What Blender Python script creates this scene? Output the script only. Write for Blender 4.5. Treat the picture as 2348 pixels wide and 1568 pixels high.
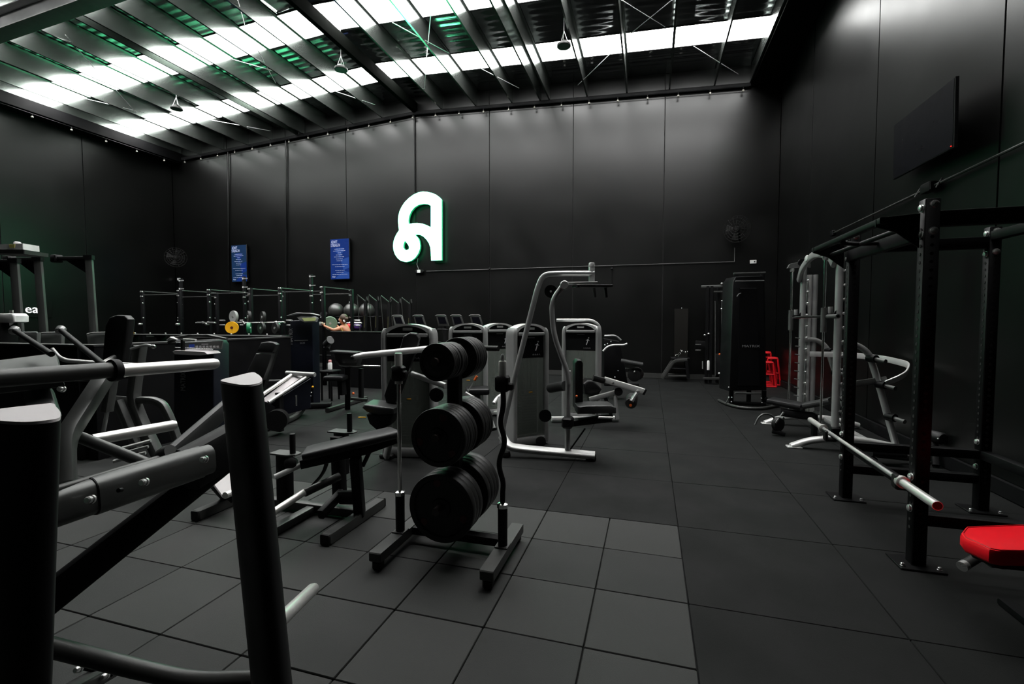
import bpy, bmesh, math, random
from mathutils import Vector, Matrix
random.seed(7)
for o in list(bpy.data.objects): bpy.data.objects.remove(o)
scene = bpy.context.scene
C = scene.collection
# ------------------------------------------------------------------ camera
F, YAW, PIT, H = 1067.3, math.radians(16.54), math.radians(2.573), 1.532
cam_d = bpy.data.cameras.new('camera'); cam = bpy.data.objects.new('camera', cam_d); C.objects.link(cam)
cam.location = (0, 0, H); cam.rotation_euler = (math.pi/2 - PIT, 0, YAW)
cam_d.sensor_width = 36; cam_d.lens = 36*F/2348; cam_d.clip_start = .02; cam_d.clip_end = 100
scene.camera = cam
# ------------------------------------------------------------------ world, light levels, exposure
SKYLIGHT = 22.0          # daylight through the translucent roof sheets
SIGN = (1.2, 13.0, 5.6)  # green-white lit sign
w = bpy.data.worlds.new('world'); scene.world = w; w.use_nodes = True
w.node_tree.nodes['Background'].inputs[0].default_value = (.0, .0, .0, 1)
w.node_tree.nodes['Background'].inputs[1].default_value = 0
vs = scene.view_settings
vs.view_transform = 'Standard'; vs.look = 'None'; vs.gamma = 1; vs.exposure = 0.0; vs.use_curve_mapping = False
# ------------------------------------------------------------------ geometry helpers
def ray(px, py):
    x = (px-1174)/F; y = -(py-784)/F
    cp, sp = math.cos(PIT), math.sin(PIT)
    fw = cp+y*sp; up = y*cp-sp
    c, s = math.cos(YAW), math.sin(YAW)
    return Vector((x*c-fw*s, fw*c+x*s, up)), fw
O = Vector((0, 0, H))
def P(px, py, d):
    r, fw = ray(px, py); return O + r*(d/fw)
def G(px, py, z=0):
    r, fw = ray(px, py); return O + r*((z-H)/r.z)
def AY(px, py, Y):
    r, fw = ray(px, py); return O + r*(Y/r.y)
def AX(px, py, X):
    r, fw = ray(px, py); return O + r*(X/r.x)
def V(*a): return Vector(a)
def circ(r, n=14, ry=None):
    ry = ry or r
    return [(r*math.cos(2*math.pi*i/n), ry*math.sin(2*math.pi*i/n)) for i in range(n)]
def rrect(w, h, b=None, k=2):
    b = min(w, h)*.18 if b is None else min(b, w/2*.98, h/2*.98)
    out = []
    for cx, cy, a0 in ((w/2-b, h/2-b, 0), (-w/2+b, h/2-b, 90), (-w/2+b, -h/2+b, 180), (w/2-b, -h/2+b, 270)):
        for i in range(k+1):
            a = math.radians(a0+90*i/k); out.append((cx+b*math.cos(a), cy+b*math.sin(a)))
    return out
def fillet(pts, r, n=5):
    pts = [Vector(p) for p in pts]
    if len(pts) < 3 or r <= 0: return pts
    out = [pts[0]]
    for i in range(1, len(pts)-1):
        a, b, c = pts[i-1], pts[i], pts[i+1]
        u, v = (a-b), (c-b); k = min(r, u.length*.48, v.length*.48)
        p, q = b+u.normalized()*k, b+v.normalized()*k
        for j in range(n+1):
            t = j/n; out.append(p*(1-t)**2 + b*2*t*(1-t) + q*t*t)
    out.append(pts[-1]); return out
class MB:
    def __init__(s): s.v = []; s.f = []
    def add(s, v, f):
        n = len(s.v); s.v += [Vector(x) for x in v]; s.f += [[i+n for i in q] for q in f]; return s
    def loops(s, L, cap=True, closed=False):
        n = len(L[0]); v = [p for l in L for p in l]; f = []
        m = len(L)
        for i in range(m if closed else m-1):
            for j in range(n):
                a = i*n+j; b = i*n+(j+1) % n; c = ((i+1) % m)*n+(j+1) % n; d = ((i+1) % m)*n+j
                f.append((a, b, c, d))
        if cap and not closed: f += [list(range(n))[::-1], list(range((m-1)*n, m*n))]
        return s.add(v, f)
    def sweep(s, pts, sec, up=(0, 0, 1), sc=None, closed=False):
        pts = [Vector(p) for p in pts]; L = []; up = Vector(up); m = len(pts); prev = None
        for i, p in enumerate(pts):
            if closed: t = pts[(i+1) % m]-pts[i-1]
            elif i == 0: t = pts[1]-p
            elif i == m-1: t = p-pts[-2]
            else: t = (pts[i+1]-p).normalized()+(p-pts[i-1]).normalized()
            t.normalize()
            if prev is None:
                u = up-t*up.dot(t)
                if u.length < .05: u = Vector((0, 1, 0))-t*t.y
                if u.length < .05: u = Vector((1, 0, 0))-t*t.x
            else: u = prev-t*prev.dot(t)
            u.normalize(); prev = u; x = t.cross(u)
            k = sc[i] if sc else 1
            L.append([p+x*a*k+u*b*k for a, b in sec])
        return s.loops(L, closed=closed)
    def tube(s, pts, r, n=12, fl=0, sc=None): return s.sweep(fillet(pts, fl), circ(r, n), sc=sc)
    def bar(s, pts, w, h, b=None, up=(0, 0, 1), fl=0, sc=None): return s.sweep(fillet(pts, fl), rrect(w, h, b), up, sc)
    def prism(s, poly, o, ax, ay, az, depth, bev=0, k=1):
        o, ax, ay, az = Vector(o), Vector(ax), Vector(ay), Vector(az)
        cx = sum(p[0] for p in poly)/len(poly); cy = sum(p[1] for p in poly)/len(poly)
        def ring(h, ins):
            out = []
            for x, y in poly:
                dx, dy = x-cx, y-cy; l = math.hypot(dx, dy) or 1; q = max(0, 1-ins/l)
                out.append(o+ax*(cx+dx*q)+ay*(cy+dy*q)+az*h)
            return out
        if bev <= 0: prof = [(0, 0), (depth, 0)]
        else:
            lo = [(bev*(1-math.cos(math.pi/2*i/k)), bev*(1-math.sin(math.pi/2*i/k))) for i in range(k+1)]
            prof = lo+[(depth-h, i) for h, i in reversed(lo)]
        L = [ring(h, i) for h, i in prof]
        return s.loops(L)
    def box(s, c, sz, bev=.006, rz=0, k=1):
        c = Vector(c); w, d, h = sz
        R = Matrix.Rotation(rz, 3, 'Z')
        b = min(bev, min(sz)*.45)
        poly = rrect(w, d, b if b > 0 else .0001, 1 if k == 1 else k)
        return s.prism(poly, c-V(0, 0, h/2), R @ V(1, 0, 0), R @ V(0, 1, 0), V(0, 0, 1), h, b, k)
    def slab(s, pts, th, bev=0, k=1):
        """extrude a planar 3D outline away from the viewer by th"""
        pts = [Vector(p) for p in pts]; n = Vector((0, 0, 0)); c = sum(pts, Vector())/len(pts)
        for i in range(len(pts)): n += (pts[i]-c).cross(pts[(i+1) % len(pts)]-c)
        n.normalize()
        if n.dot(c-O) < 0: n = -n
        ax = (pts[1]-pts[0]).normalized(); ay = n.cross(ax)
        return s.prism([((p-c).dot(ax), (p-c).dot(ay)) for p in pts], c, ax, ay, n, th, bev, k)
    def lathe(s, prof, o, axis, n=20):
        o, axis = Vector(o), Vector(axis).normalized()
        u = axis.orthogonal().normalized(); x = axis.cross(u)
        L = [[o+axis*h+(u*math.cos(2*math.pi*i/n)+x*math.sin(2*math.pi*i/n))*max(r, .0004) for i in range(n)] for r, h in prof]
        return s.loops(L)
    def ball(s, c, r, n=12, sq=(1, 1, 1)):
        c = Vector(c); L = []
        for i in range(1, n):
            a = math.pi*i/n
            L.append([c+V(r*sq[0]*math.sin(a)*math.cos(2*math.pi*j/(n*2)), r*sq[1]*math.sin(a)*math.sin(2*math.pi*j/(n*2)), -r*sq[2]*math.cos(a)) for j in range(n*2)])
        return s.loops(L)
    def build(s, name, m, parent=None, local=False, flat=False):
        loc = V(0, 0, 0)
        vs_ = s.v
        if parent is not None and not local:
            inv = WM[parent.name].inverted(); vs_ = [inv @ v for v in s.v]
        me = bpy.data.meshes.new(name); me.from_pydata([tuple(v) for v in vs_], [], s.f)
        bm = bmesh.new(); bm.from_mesh(me); bmesh.ops.recalc_face_normals(bm, faces=bm.faces); bm.to_mesh(me); bm.free()
        if not flat:
            me.shade_smooth(); me.set_sharp_from_angle(angle=math.radians(38))
        me.materials.append(M[m] if isinstance(m, str) else m)
        o = bpy.data.objects.new(name, me); C.objects.link(o)
        if parent is not None: o.parent = parent; WM[o.name] = WM[parent.name].copy()
        else: WM[o.name] = Matrix.Identity(4)
        return o
    def centred(s, name, m, loc, **kw):
        """top-level single mesh with its origin at loc"""
        loc = Vector(loc); s.v = [v-loc for v in s.v]
        o = s.build(name, m, None, True, **kw); o.location = loc; WM[o.name] = Matrix.Translation(loc); return o
WM = {}
def tag(o, label, cat, group=None, kind=None):
    if label: o['label'] = label
    if cat: o['category'] = cat
    if group: o['group'] = group
    if kind: o['kind'] = kind
    return o
def thing(name, label, cat, loc, rz=0, group=None):
    o = bpy.data.objects.new(name, None); C.objects.link(o); o.empty_display_size = .1
    o.location = loc; o.rotation_euler = (0, 0, rz)
    WM[o.name] = Matrix.Translation(Vector(loc)) @ Matrix.Rotation(rz, 4, 'Z')
    return tag(o, label, cat, group)
def copytree(src, loc=None, rz=None, label=None, parent=None):
    c = src.copy(); C.objects.link(c); c.parent = parent
    if loc is not None: c.location = loc
    if rz is not None: c.rotation_euler = (0, 0, rz)
    if label: c['label'] = label
    for ch in list(src.children): copytree(ch, parent=c)
    return c
# ------------------------------------------------------------------ materials
M = {}
def mat(name, col, rough=.5, metal=0, spec=.5, var=.12, vscale=6, bump=0, bscale=200, emit=None, es=1, stretch=None, rvar=.1, trans=0, coat=0):
    m = bpy.data.materials.new(name); m.use_nodes = True; nt = m.node_tree; b = nt.nodes['Principled BSDF']
    b.inputs['Metallic'].default_value = metal; b.inputs['Specular IOR Level'].default_value = spec
    b.inputs['Coat Weight'].default_value = coat
    tc = nt.nodes.new('ShaderNodeTexCoord'); src = tc.outputs['Object']
    if stretch:
        mp = nt.nodes.new('ShaderNodeMapping'); mp.inputs['Scale'].default_value = stretch; nt.links.new(src, mp.inputs['Vector']); src = mp.outputs[0]
    n = nt.nodes.new('ShaderNodeTexNoise'); n.inputs['Scale'].default_value = vscale; n.inputs['Detail'].default_value = 4
    nt.links.new(src, n.inputs['Vector'])
    r = nt.nodes.new('ShaderNodeValToRGB')
    r.color_ramp.elements[0].position = .3; r.color_ramp.elements[1].position = .7
    r.color_ramp.elements[0].color = tuple(c*(1-var) for c in col)+(1,)
    r.color_ramp.elements[1].color = tuple(min(1, c*(1+var)) for c in col)+(1,)
    nt.links.new(n.outputs[0], r.inputs[0]); nt.links.new(r.outputs[0], b.inputs['Base Color'])
    mr = nt.nodes.new('ShaderNodeMapRange'); mr.inputs['From Min'].default_value = .3; mr.inputs['From Max'].default_value = .7
    mr.inputs['To Min'].default_value = max(.02, rough*(1-rvar)); mr.inputs['To Max'].default_value = min(1, rough*(1+rvar))
    nt.links.new(n.outputs[0], mr.inputs['Value']); nt.links.new(mr.outputs[0], b.inputs['Roughness'])
    if bump:
        n2 = nt.nodes.new('ShaderNodeTexNoise'); n2.inputs['Scale'].default_value = bscale; n2.inputs['Detail'].default_value = 3
        nt.links.new(src, n2.inputs['Vector'])
        bp = nt.nodes.new('ShaderNodeBump'); bp.inputs['Strength'].default_value = bump; bp.inputs['Distance'].default_value = .004
        nt.links.new(n2.outputs[0], bp.inputs['Height']); nt.links.new(bp.outputs[0], b.inputs['Normal'])
    if emit:
        b.inputs['Emission Color'].default_value = tuple(emit)+(1,); b.inputs['Emission Strength'].default_value = es
    if trans:
        tr = nt.nodes.new('ShaderNodeBsdfTransparent'); mx = nt.nodes.new('ShaderNodeMixShader'); mx.inputs[0].default_value = 1-trans
        nt.links.new(tr.outputs[0], mx.inputs[1]); nt.links.new(b.outputs[0], mx.inputs[2])
        nt.links.new(mx.outputs[0], nt.nodes['Material Output'].inputs[0])
    M[name] = m; return m
mat('tile', (.0195, .0207, .0197), .75, spec=.3, var=.22, vscale=3, bump=.25, bscale=260)
mat('tile_worn', (.028, .0293, .0277), .75, spec=.3, var=.2, vscale=2.5, bump=.25, bscale=260)
mat('tile_dark', (.0030, .0035, .0033), .75, spec=.2, var=.2, vscale=2, bump=.2, bscale=260)
mat('under', (.006, .006, .006), .9)
mat('wall', (.0014, .0015, .0014), .33, var=.10, vscale=.9, bump=.03, bscale=60, spec=.42)
mat('wall_gap', (.004, .004, .004), .8)
mat('foil', (.46, .49, .49), .14, metal=1, var=.1, vscale=3, bump=.0, rvar=.15)
mat('galv', (.30, .33, .31), .22, metal=.94, var=.05, vscale=1.5, rvar=.05)
mat('beam_black', (.002, .0025, .002), .9, spec=.02)
mat('beam_paint', (.26, .26, .26), .45, var=.1)
mat('dark_trim', (.003, .003, .0035), .6, spec=.15)
mat('skylight', (.8, .8, .8), .5, emit=(1, 1, .985), es=SKYLIGHT)
mat('sign_face', (.8, .9, .85), .4, emit=SIGN, es=1)
mat('sign_side', (.1, .5, .3), .4, emit=(.005, .16, .06), es=1.0)
mat('powder_black', (.0028, .0028, .0032), .5, spec=.17, var=.2, bump=.08, bscale=500)
mat('satin_black', (.004, .004, .0045), .55, spec=.25, var=.2)
mat('graphite', (.045, .046, .044), .42, metal=.3, var=.1, bump=.06, bscale=600)
mat('gunmetal', (.10, .103, .10), .4, metal=.4, var=.1)
mat('silver', (.38, .385, .38), .38, metal=.4, var=.07)
mat('silver_light', (.62, .62, .61), .36, metal=.35, var=.05)
mat('cap_grey', (.66, .62, .63), .6, var=.04)
mat('chrome', (.82, .82, .80), .16, metal=1, var=.05)
mat('brushed', (.80, .79, .76), .34, metal=.7, var=.06)
mat('cage_black', (.002, .002, .0025), .6, spec=.08)
mat('zinc', (.75, .75, .74), .3, metal=.8, var=.1)
mat('vinyl_black', (.006, .006, .0065), .45, spec=.35, var=.15, bump=.15, bscale=350)
mat('vinyl_grey', (.020, .021, .021), .45, var=.12, bump=.12, bscale=350)
mat('rubber', (.006, .006, .006), .55, spec=.3, var=.2)
mat('rubber_plate', (.011, .011, .0105), .5, spec=.35, var=.15, vscale=12)
mat('plastic_black', (.0035, .0035, .004), .45, spec=.2, var=.15)
mat('navy', (.002, .003, .008), .45, spec=.3, var=.2)
mat('navy_panel', (.003, .004, .010), .45, spec=.3, var=.2)
mat('acrylic', (.21, .235, .21), .3, spec=.3, var=.05, trans=.45)
mat('red_vinyl', (.90, .002, .012), .38, var=.05, bump=.1, bscale=350)
mat('red_paint', (.55, .004, .010), .4)
mat('red_mark', (.06, .002, .002), .5)
mat('orange', (.85, .16, .03), .4)
mat('yellow', (.85, .42, .01), .45)
mat('green_rubber', (.004, .16, .06), .45)
mat('grey_rubber', (.28, .29, .28), .55)
mat('sage_rubber', (.22, .34, .24), .5)
mat('purple', (.07, .03, .16), .4)
mat('white_plastic', (.8, .8, .79), .4)
mat('white_print', (.75, .75, .75), .5)
mat('grey_print', (.25, .25, .25), .5)
mat('panel_grey', (.12, .125, .12), .35)
mat('blue_decal', (.04, .10, .55), .4)
mat('lcd', (.25, .30, .12), .3, emit=(.30, .34, .14), es=.5)
mat('screen_blue', (.005, .01, .05), .2, emit=(.004, .020, .115), es=1)
mat('screen_blue_dim', (.005, .01, .03), .2, emit=(.006, .022, .055), es=1)
mat('screen_blue_light', (.01, .02, .08), .2, emit=(.012, .045, .19), es=1)
mat('screen_text', (.2, .2, .2), .2, emit=(.30, .37, .62), es=1)
mat('tv_black', (.003, .003, .005), .3, spec=.15, var=.02)
mat('ball_black', (.03, .03, .028), .36, spec=1.0)
mat('skin', (.55, .24, .14), .5, var=.08)
mat('hair', (.05, .028, .014), .5, var=.3, vscale=60)
mat('yellow_cloth', (.75, .62, .18), .7)
mat('black_cloth', (.01, .01, .012), .8)
mat('fan_grey', (.007, .007, .007), .55, spec=.2)
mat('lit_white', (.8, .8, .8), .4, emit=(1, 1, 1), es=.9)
# foil: crumpled reflective sarking, creases run across the roof slope
def foil_nodes():
    nt = M['foil'].node_tree; b = nt.nodes['Principled BSDF']
    tc = nt.nodes.new('ShaderNodeTexCoord'); mp = nt.nodes.new('ShaderNodeMapping'); mp.inputs['Scale'].default_value = (.3, 7, 1)
    n = nt.nodes.new('ShaderNodeTexNoise'); n.inputs['Scale'].default_value = 2.2; n.inputs['Detail'].default_value = 5
    bp = nt.nodes.new('ShaderNodeBump'); bp.inputs['Strength'].default_value = .14; bp.inputs['Distance'].default_value = .03
    nt.links.new(tc.outputs['Object'], mp.inputs[0]); nt.links.new(mp.outputs[0], n.inputs[0]); nt.links.new(n.outputs[0], bp.inputs['Height']); nt.links.new(bp.outputs[0], b.inputs['Normal'])
foil_nodes()
def text_mesh(body, name, m, origin, ax, ay, size, parent, depth=.002, font_scale=(1, 1), align='LEFT'):
    cu = bpy.data.curves.new(name, 'FONT'); cu.body = body; cu.size = size; cu.extrude = depth; cu.resolution_u = 2; cu.align_x = align
    t = bpy.data.objects.new(name+'_tmp', cu); C.objects.link(t)
    dg = bpy.context.evaluated_depsgraph_get(); me = bpy.data.meshes.new_from_object(t.evaluated_get(dg))
    bpy.data.objects.remove(t); bpy.data.curves.remove(cu)
    ax, ay, o = Vector(ax), Vector(ay), Vector(origin); az = ax.cross(ay)
    mb = MB(); mb.v = [o+ax*v.co.x*font_scale[0]+ay*v.co.y*font_scale[1]+az*v.co.z for v in me.vertices]; mb.f = [list(p.vertices) for p in me.polygons]
    bpy.data.meshes.remove(me)
    return mb.build(name, m, parent, flat=True)
# ================================================================== THE SETTING
XL, XR, YB, YF = -16.8, 3.0, 13.0, -5.0
RX = -6.9
def roofz(x): return 8.30-.05*abs(x-RX)
def purlz(x): return 7.85-.05*abs(x-RX)
def struct(mb, name, m, parent=None, **kw):
    o = mb.build(name, m, parent, **kw)
    if parent is None: o['kind'] = 'structure'
    return o
# ---- floor: rubber tiles laid over a dark slab, joints open a few millimetres
floor = struct(MB().box((( XL+XR)/2, (YB+YF)/2, -.07), (XR-XL, YB-YF, .1), 0), 'floor', 'under')
TX0, TY0 = .218, 3.631
def tile_mesh(sx, sy, mname, j=.005):
    mb = MB(); mb.box((0, 0, -.011), (sx-j, sy-j, .022), .003)
    o = mb.build('tile_proto', mname, None, True); me = o.data; bpy.data.objects.remove(o); return me
T_SM = [tile_mesh(.5, .5, 'tile', .007), tile_mesh(.5, .5, 'tile_worn', .007)]
T_LG = [tile_mesh(1, 1, 'tile_dark')]
T_LG2 = [tile_mesh(1, 1, 'tile_dark', .004)]
def put_tile(me, x, y, z=0):
    o = bpy.data.objects.new('tile', me); C.objects.link(o); o.parent = floor; o.location = (x, y, z)
rt = random.Random(3)
for j in range(-7, 0):                       # half-metre tiles of the front training area
    for i in range(15):
        y = TY0+(j+.5)*.5
        put_tile(rt.choice(T_SM), TX0-(i+.5)*.5, y, rt.uniform(-.0012, .0012))
T_NARROW = tile_mesh(XR-TX0-2, 1, 'tile_dark')
for j in range(-5, 9):                       # metre tiles along the right hand lane
    for i in range(3):
        put_tile(T_NARROW if i == 2 else T_LG[0], (TX0+2+XR)/2 if i == 2 else TX0+i+.5, TY0+j+.5, rt.uniform(-.001, .001))
far = MB()
def far_tile(x0, x1, y0, y1):
    if x1-x0 > .05 and y1-y0 > .05: far.box(((x0+x1)/2, (y0+y1)/2, -.011), (x1-x0-.004, y1-y0-.004, .022), .002)
for j in range(0, 10):                       # metre tiles behind the front area
    for i in range(18):
        y0 = TY0+j; y1 = min(YB, y0+1); x1 = TX0-i; x0 = max(XL, x1-1)
        if i < 9 and j < 5: put_tile(T_LG2[0], (x0+x1)/2, (y0+y1)/2, rt.uniform(-.001, .001))
        else: far_tile(x0, x1, y0, y1)
for i in range(10):                          # left of the front area
    for q in range(4): far_tile(max(XL, TX0-7.5-(i+1)), TX0-7.5-i, TY0-3.5+q, min(TY0, TY0-3.5+q+1))
for q in range(6):                           # behind the viewer
    for i in range(21):
        x0 = XL+i; far_tile(x0, min(TX0, x0+1), max(YF, TY0-4.5-q), TY0-3.5-q)
for i in range(3): far_tile(TX0+i, min(XR, TX0+i+1), TY0+9, YB); [far_tile(TX0+i, min(XR, TX0+i+1), max(YF, TY0-6-q), TY0-5-q) for q in range(4)]
fo = far.build('tile', 'tile_dark', floor); fo['kind'] = 'stuff'
# ---- walls of tall precast panels
def panel_wall(name, seams, axis, fixed, out, top, extra=None):
    """axis 'x' or 'y' is the running direction; out = sign of the inward normal"""
    b = MB(); lo, hi = seams[0], seams[-1]
    if axis == 'x': b.box(((lo+hi)/2, fixed-out*.1, 4.3), (hi-lo, .16, 8.8), 0)
    else: b.box((fixed-out*.1, (lo+hi)/2, 4.3), (.16, hi-lo, 8.8), 0)
    wl = struct(b, name, 'wall_gap')
    for a, c in zip(seams[:-1], seams[1:]):
        g = .011
        h0, h1 = top(a), top(c)
        if axis == 'x':
            pts = [(a+g, 0), (c-g, 0), (c-g, h1), (a+g, h0)] if not (a < RX < c) else [(a+g, 0), (c-g, 0), (c-g, h1), (RX, top(RX)), (a+g, h0)]
            mb = MB().prism(pts, V(0, fixed-out*.02, 0), V(1, 0, 0), V(0, 0, 1), V(0, out, 0), .02, .004)
        else:
            mb = MB().prism([(a+g, 0), (c-g, 0), (c-g, h1), (a+g, h0)], V(fixed-out*.02, 0, 0), V(0, 1, 0), V(0, 0, 1), V(out, 0, 0), .02, .004)
        mb.build('panel', 'wall', wl)
    return wl
bs = [AY(x, 600, YB).x for x in (527, 660, 797, 955, 1123, 1313, 1520)]
wall_back = panel_wall('wall_back', [XL]+bs+[XR], 'x', YB, -1, roofz)
wall_right = panel_wall('wall_right', [YF, -2.0, .5, 2.9, 5.35, 7.83, 10.6, YB], 'y', XR, -1, lambda y: 7.8)
wall_left = panel_wall('wall_left', [YF, -1.5, 1, 3.4, 5.8, 8.2, AX(188, 340, XL).y, YB], 'y', XL, 1, lambda y: 7.8)
wall_front = panel_wall('wall_front', [XL, -14, -11.5, -9, -6.9, -4.5, -2, .5, XR], 'x', YF, 1, roofz)
# ---- roof: sarking foil, translucent sheets, purlins, rafters, brace rods
strips = [(11.0, 11.82), (8.63, 9.55), (6.55, 7.15), (3.9, 4.75)]
ys = [YF]
for a, b_ in sorted(strips): ys += [a, b_]
ys += [YB]
ceil = MB()
for a, b_ in zip(ys[0::2], ys[1::2]):
    for x0, x1 in ((XL, RX), (RX, XR)):
        nx, ny = 24, max(2, int((b_-a)/.025))
        for (z_up) in (0,):
            base = len(ceil.v); vv = []
            for iy in range(ny+1):
                for ix in range(nx+1):
                    x = x0+(x1-x0)*ix/nx; y = a+(b_-a)*iy/ny
                    vv.append((x, y, roofz(x)+.0036*math.sin(y*2*math.pi/.2)+.0016*math.sin(y*2*math.pi/.33+x*.8)))
            ff = [(iy*(nx+1)+ix, iy*(nx+1)+ix+1, (iy+1)*(nx+1)+ix+1, (iy+1)*(nx+1)+ix) for iy in range(ny) for ix in range(nx)]
            ceil.add(vv, ff)
ceiling = struct(ceil, 'ceiling', 'foil')
px_list = [2.30, 1.48, .41, -.655, -1.70, -2.74, -3.0, -3.82, -4.91, -6.0, -8.0, -9.05, -10.1, -10.95, -11.2, -12.23, -13.25, -14.3, -15.35, -16.3]
for i, x in enumerate(px_list):
    top, bot = roofz(x)-.015, purlz(x)
    mb = MB(); t = .05
    sg = 1
    # Z section: web, bottom flange towards -x, top flange towards +x
    sec = [(-.035, bot), (.004, bot), (.004, top-.004), (.05, top-.004), (.05, top), (-.004, top), (-.004, bot+.006), (-.035, bot+.006)]
    mb.prism([(p[0], p[1]) for p in sec], V(x, YF, 0), V(1, 0, 0), V(0, 0, 1), V(0, 1, 0), YB-YF-.02)
    mb.build('purlin', 'galv', ceiling)
MB().bar([V(RX, YF, purlz(RX)+.12), V(RX, YB-.03, purlz(RX)+.12)], .12, .3, .01).build('ridge_beam', 'beam_black', ceiling)
for yr in (6.2, -.3):
    for x0, x1 in ((XL, RX), (RX, XR)):
        mb = MB()
        for k_, (zz, hh, ww) in enumerate(((-.02, .02, .3), (-.40, .02, .3), (-.21, .38, .02))):
            mb.bar([V(x0, yr, purlz(x0)+zz+.0), V(x1, yr, purlz(x1)+zz+.0)], ww, hh, .002)
        mb.build('rafter', 'beam_paint', ceiling)
# diagonal brace rods under the purlins
def rod(a, b_, r=.008): MB().tube([a, b_], r, 6).build('brace_rod', 'zinc', ceiling)
def RP(px, py, dz=.05):
    z = 7.8
    for _ in range(30): p = G(px, py, z); z = purlz(p.x)+dz
    return p
for a, b_ in (((1425, 0), (1525, 62)), ((1541, 0), (1440, 82)), ((1325, 195), (1400, 123)), ((1590, 106), (1693, 170)), ((900, 52), (1030, 122)), ((988, 30), (978, 130)), ((976, 168), (973, 205)), ((1092, 152), (1190, 202)), ((740, 200), (860, 240)), ((545, 0), (562, 60)), ((522, 133), (635, 165)), ((590, 113), (632, 190)), ((263, 203), (320, 268)), ((190, 225), (330, 258)), ((150, 80), (218, 158)), ((455, 270), (620, 300))):
    rod(RP(*a), RP(*b_))
# fly brace by the ridge
MB().bar([RP(600, 0, .1), RP(636, 28, -.15)], .05, .05, .004).build('fly_brace', 'galv', ceiling)
MB().bar([RP(636, 28, -.15), RP(660, 18, .1)], .04, .04, .004).build('fly_brace', 'galv', ceiling)
# translucent sheets
wn = 0
allx = sorted(set([XL+.02]+px_list+[RX, XR-.02]))
edges = [x for x in allx if not (x == -3.0 or x == -11.2 or x == XL+.02 or x == XR-.02)]
for a, b_ in strips:
    wn += 1
    fr = MB()
    for y in (a, b_): 
        for x0, x1 in ((XL, RX), (RX, XR)): fr.bar([V(x0, y, roofz(x0)-.005), V(x1, y, roofz(x1)-.005)], .03, .02, .003)
    for x0, x1 in ((XL+.01, -16.3), (2.3, XR-.01)):
        fr.add([(x0, a, roofz(x0)), (x1, a, roofz(x1)), (x1, b_, roofz(x1)), (x0, b_, roofz(x0))], [(0, 1, 2, 3)])
    wo = struct(fr, 'window_%d' % wn, 'dark_trim')
    for x0, x1 in zip(edges[:-1], edges[1:]):
        z0, z1 = roofz(x0), roofz(x1)
        mb = MB().add([(x0, a, z0), (x1, a, z1), (x1, b_, z1), (x0, b_, z0), (x0, a, z0+.01), (x1, a, z1+.01), (x1, b_, z1+.01), (x0, b_, z0+.01)],
                      [(0, 3, 2, 1), (4, 5, 6, 7), (0, 1, 5, 4), (2, 3, 7, 6), (1, 2, 6, 5), (3, 0, 4, 7)])
        mb.build('pane', 'skylight', wo, flat=True)
# eaves boxing and wall head trims
struct(MB().box((XR-.35, (YB+YF)/2, 7.46), (.66, YB-YF-.06, .24), .01), 'trim_1', 'dark_trim')
struct(MB().box((XL+.27, (YB+YF)/2, 7.40), (.5, YB-YF-.06, .3), .01), 'trim_2', 'dark_trim')
tb = MB()
for x0, x1 in ((XL+.6, RX), (RX, XR-.7)):
    tb.bar([V(x0, YB-.07, purlz(x0)-.05), V(x1, YB-.07, purlz(x1)-.05)], .1, .09, .006)
struct(tb, 'trim_3', 'dark_trim')
struct(MB().box(((XL+XR)/2, YB-.03, .075), (XR-XL-.1, .04, .13), .004), 'baseboard_back', 'graphite')
struct(MB().box((XR-.03, (YB+YF)/2, .075), (.04, YB-YF-.1, .13), .004), 'baseboard_right', 'dark_trim')
# ---- low black partition walls
def low_wall(name, x0, x1, y0, y1, h):
    o = struct(MB().box(((x0+x1)/2, (y0+y1)/2, h/2-.01), (x1-x0, y1-y0, h-.02), .004), name, 'plastic_black')
    MB().box(((x0+x1)/2, (y0+y1)/2, h-.006), (x1-x0+.02, y1-y0+.02, .02), .003).build('capping', 'graphite', o)
low_wall('wall_partition_side', -5.95, -5.80, 3.55, 6.45, 1.27)
low_wall('wall_partition_front', -9.6, -5.97, 3.50, 3.64, 1.27)
low_wall('wall_partition_back', -7.15, -5.75, 9.2, 9.36, 1.29)
# ================================================================== FIXTURES ON WALLS AND ROOF
# ---- lit letter sign
SY = 12.84
outer = [(1517,1020),(1517,115),(1480,75),(1430,40),(1370,15),(1300,0),(1240,-5),(1170,8),(1100,40),(1030,90),(970,150),(925,215),(890,290),(872,360),(868,430),(872,500),(882,575),(850,620),(820,680),(800,740),(793,810),(800,870),(820,930),(860,990),(910,1030),(985,1048),(1060,1030),(1120,985),(1165,920),(1190,850),(1192,800),(1185,740),(1165,690),(1120,640),(1160,636),(1200,642),(1250,670),(1295,715),(1330,770),(1350,830),(1357,900),(1362,1025)]
hole1 = [(1357,205),(1357,530),(1300,500),(1230,475),(1150,465),(1085,470),(1025,482),(1018,430),(1030,360),(1060,290),(1110,230),(1170,192),(1250,177),(1310,183)]
hole2 = [(968,728),(1000,765),(1025,800),(1033,830),(1025,860),(990,872),(960,860),(943,830),(945,790),(955,755)]
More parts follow.
